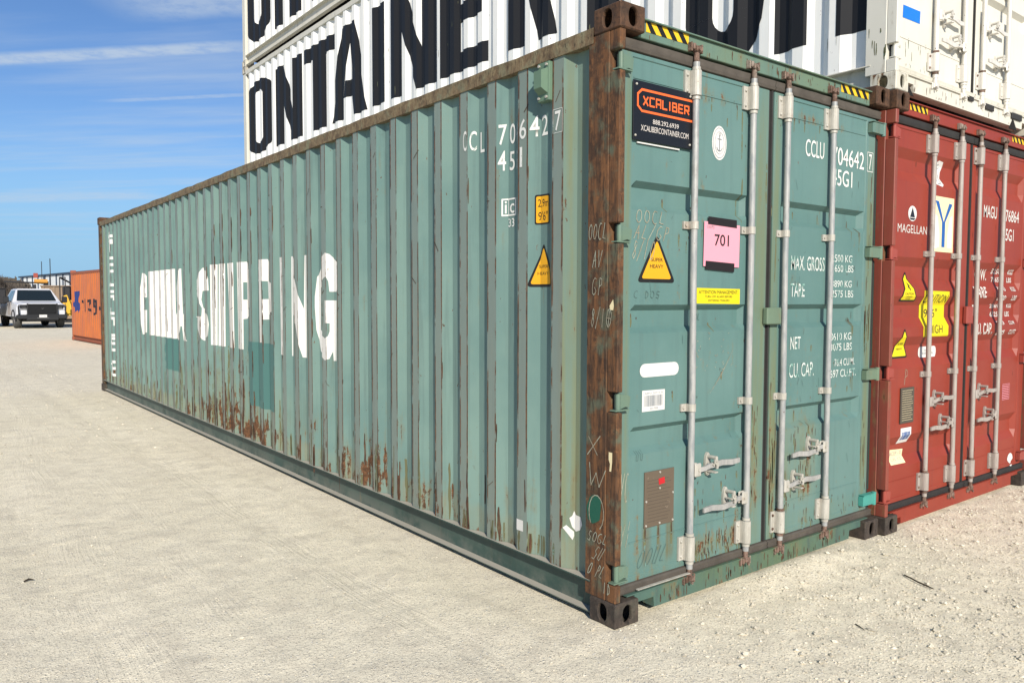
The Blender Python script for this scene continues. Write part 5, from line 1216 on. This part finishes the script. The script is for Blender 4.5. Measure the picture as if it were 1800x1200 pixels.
# drill boom above the pickup roof
T = thing('crane_truck', 'black boom crane with a yellow cylinder showing above the pickup roof', 'crane', (5.1, 66.5, 0), R(0))
MB().box(-1.2, 1.0, 0, 5, .5, 1.6, .05).build('chassis', 'machine_black', T)
MB().tube([(-1.9, -.2, 2.78), (.7, -.2, 2.70)], .06, 8).box(-.05, .14, -.3, .1, 1.6, 2.6, .02).box(.72, .95, -.3, .1, 1.6, 2.85, .02).build('boom', 'machine_black', T)
MB().tube([(.0, -.35, 2.86), (.86, -.35, 2.84)], .15, 14).build('winch_drum', 'machine_orange', T)
MB().box(-.02, .26, -.3, -.1, 3.1, 3.45, .02).build('lamp_box', 'red_frame', T)
MB().tube([(.55, 0, 2.6), (.55, 0, 4.35)], .025, 6).tube([(1.15, .3, 2.0), (1.15, .3, 4.6)], .03, 6).build('antenna', 'machine_black', T)
for q in ((-1.1, .8), (.9, .8), (-1.1, 4.2), (.9, 4.2)): wheel(T, q[0], q[1], .5, .3)

# warehouse
a, b_ = Vector((16.01, 185.9, 0)), Vector((22.64+1.1, 104.6, 0)); d = (b_-a); Lw = d.length; rz = math.atan2(d.y, d.x)
T = thing('warehouse', 'long white metal warehouse with dark blue trim on the horizon', 'building', a, rz)
# local x along the facade (towards the camera), local +y is behind it, local -y faces the yard
MB().box(0, Lw, 0, 18, 0, 5.70).build('wall', 'shed_white', T)
MB().prism([(18.3, 5.72), (-.25, 5.72), (-.25, 6.0), (18.3, 5.9)], 'x', -.3, Lw+.3).build('roof', 'shed_blue', T)
for k in range(19):
    x = 2.0+k*4.45; MB().box(x, x+(.28 if k % 4 else 1.2), -.16, -.02, 0, 5.70).build('trim_post', 'shed_blue', T)
for k in (3, 8, 12): MB().box(7+k*5, 9.2+k*5, -.10, -.02, 0, 2.6).build('door', 'shed_blue', T)
# bare winter trees left of the warehouse
M['bark'] = plain('bark', (.10, .085, .075), .95)
def tree_mesh(seed, hgt, wid):
    rg = random.Random(seed); tk, cr = MB(), MB()
    def br(p, d_, ln, r, lvl):
        q = p+d_*ln
        (tk if lvl == 0 else cr).tube([p, (p+q)/2+Vector((rg.uniform(-1, 1), rg.uniform(-1, 1), 0))*ln*.05, q], [r, r*.8, r*.6], 4 if lvl else 6, caps=False)
        if lvl == 4: return
        for _ in range(5 if lvl < 3 else 4):
            nd = (d_+Vector((rg.uniform(-1, 1)*wid, rg.uniform(-1, 1)*wid, rg.uniform(-.1, .6)))).normalized()
            br(p+d_*ln*rg.uniform(.45, 1), nd, ln*rg.uniform(.55, .8), r*.55, lvl+1)
    br(Vector((0, 0, 0)), Vector((rg.uniform(-.1, .1), 0, 1)).normalized(), hgt*.30, .12, 0)
    return tk, cr
for i, (x, y, h_, lb) in enumerate(((6.6, 141, 7.6, 'bare grey tree cut by the left edge of the photo'), (8.7, 140.2, 8.2, 'tallest bare grey tree at the left above the white truck'), (9.9, 139.6, 7.0, 'bare grey tree between the tallest one and the warehouse'), (11.2, 139.4, 6.0, 'low bare tree touching the left end of the warehouse'))):
    T = thing('bare_tree', lb, 'tree', (x, y, 0), 0, 'bare trees beside the warehouse')
    tk, cr = tree_mesh(20+i, h_, .8); tk.build('trunk', 'bark', T, fix=False); cr.build('crown', 'bark', T, fix=False)
# scrub belt beyond everything, and far tree line
M['scrub'] = plain('scrub', (.085, .072, .058), .95, vary=.4, scale=.7)
mb = MB(); rg = random.Random(2)
for k in range(900):
    f_ = rg.random(); x = -60+f_*75; y = 150+rg.uniform(0, 14)-f_*4; h_ = rg.uniform(1.2, 3.6); wv = rg.uniform(.5, 1.4)
    p = Vector((x, y, 0))
    for _ in range(7):
        e = p+Vector((rg.uniform(-1, 1)*wv, rg.uniform(-1, 1)*wv, h_*rg.uniform(.6, 1))); n_ = Vector((rg.uniform(-1, 1), 0, rg.uniform(-.3, .3)))*.12*h_*.5
        mb.add([p, e-n_, e+n_*1.2+Vector((0, 0, .3))], [(0, 1, 2)])
for k in range(1500):
    p = Vector((rg.uniform(-2, 13.2), rg.uniform(142, 150), 0)); h_ = rg.uniform(2.5, 4.9)-max(0, p.x-11)*.5; wv = rg.uniform(.4, 1.2)
    for _ in range(6):
        e = p+Vector((rg.uniform(-1, 1)*wv, rg.uniform(-1, 1)*wv, h_*rg.uniform(.5, 1))); n_ = Vector((rg.uniform(-1, 1), 0, rg.uniform(-.3, .3)))*.10*h_*.5
        mb.add([p, e-n_, e+n_*1.2+Vector((0, 0, .3))], [(0, 1, 2)])
o = mb.build('scrub_belt', 'scrub', fix=False); o['kind'] = 'stuff'; o['label'] = 'belt of leafless grey scrub along the far edge of the yard'
mb = MB(); xs_ = np.linspace(-900, 900, 240)
vs = []
for i, x in enumerate(xs_): vs += [(x, 620, -1), (x, 620, 7+4*float(vnoise(np.array([i*.7]), np.array([0.]), 3)[0])), (x, 640, 6)]
mb.add(vs, [(i*3+k, i*3+3+k, i*3+4+k, i*3+1+k) for i in range(len(xs_)-1) for k in (0, 1)])
o = mb.build('distant_woods', 'scrub', fix=False); o['kind'] = 'stuff'; o['label'] = 'low dark line of woods on the horizon'
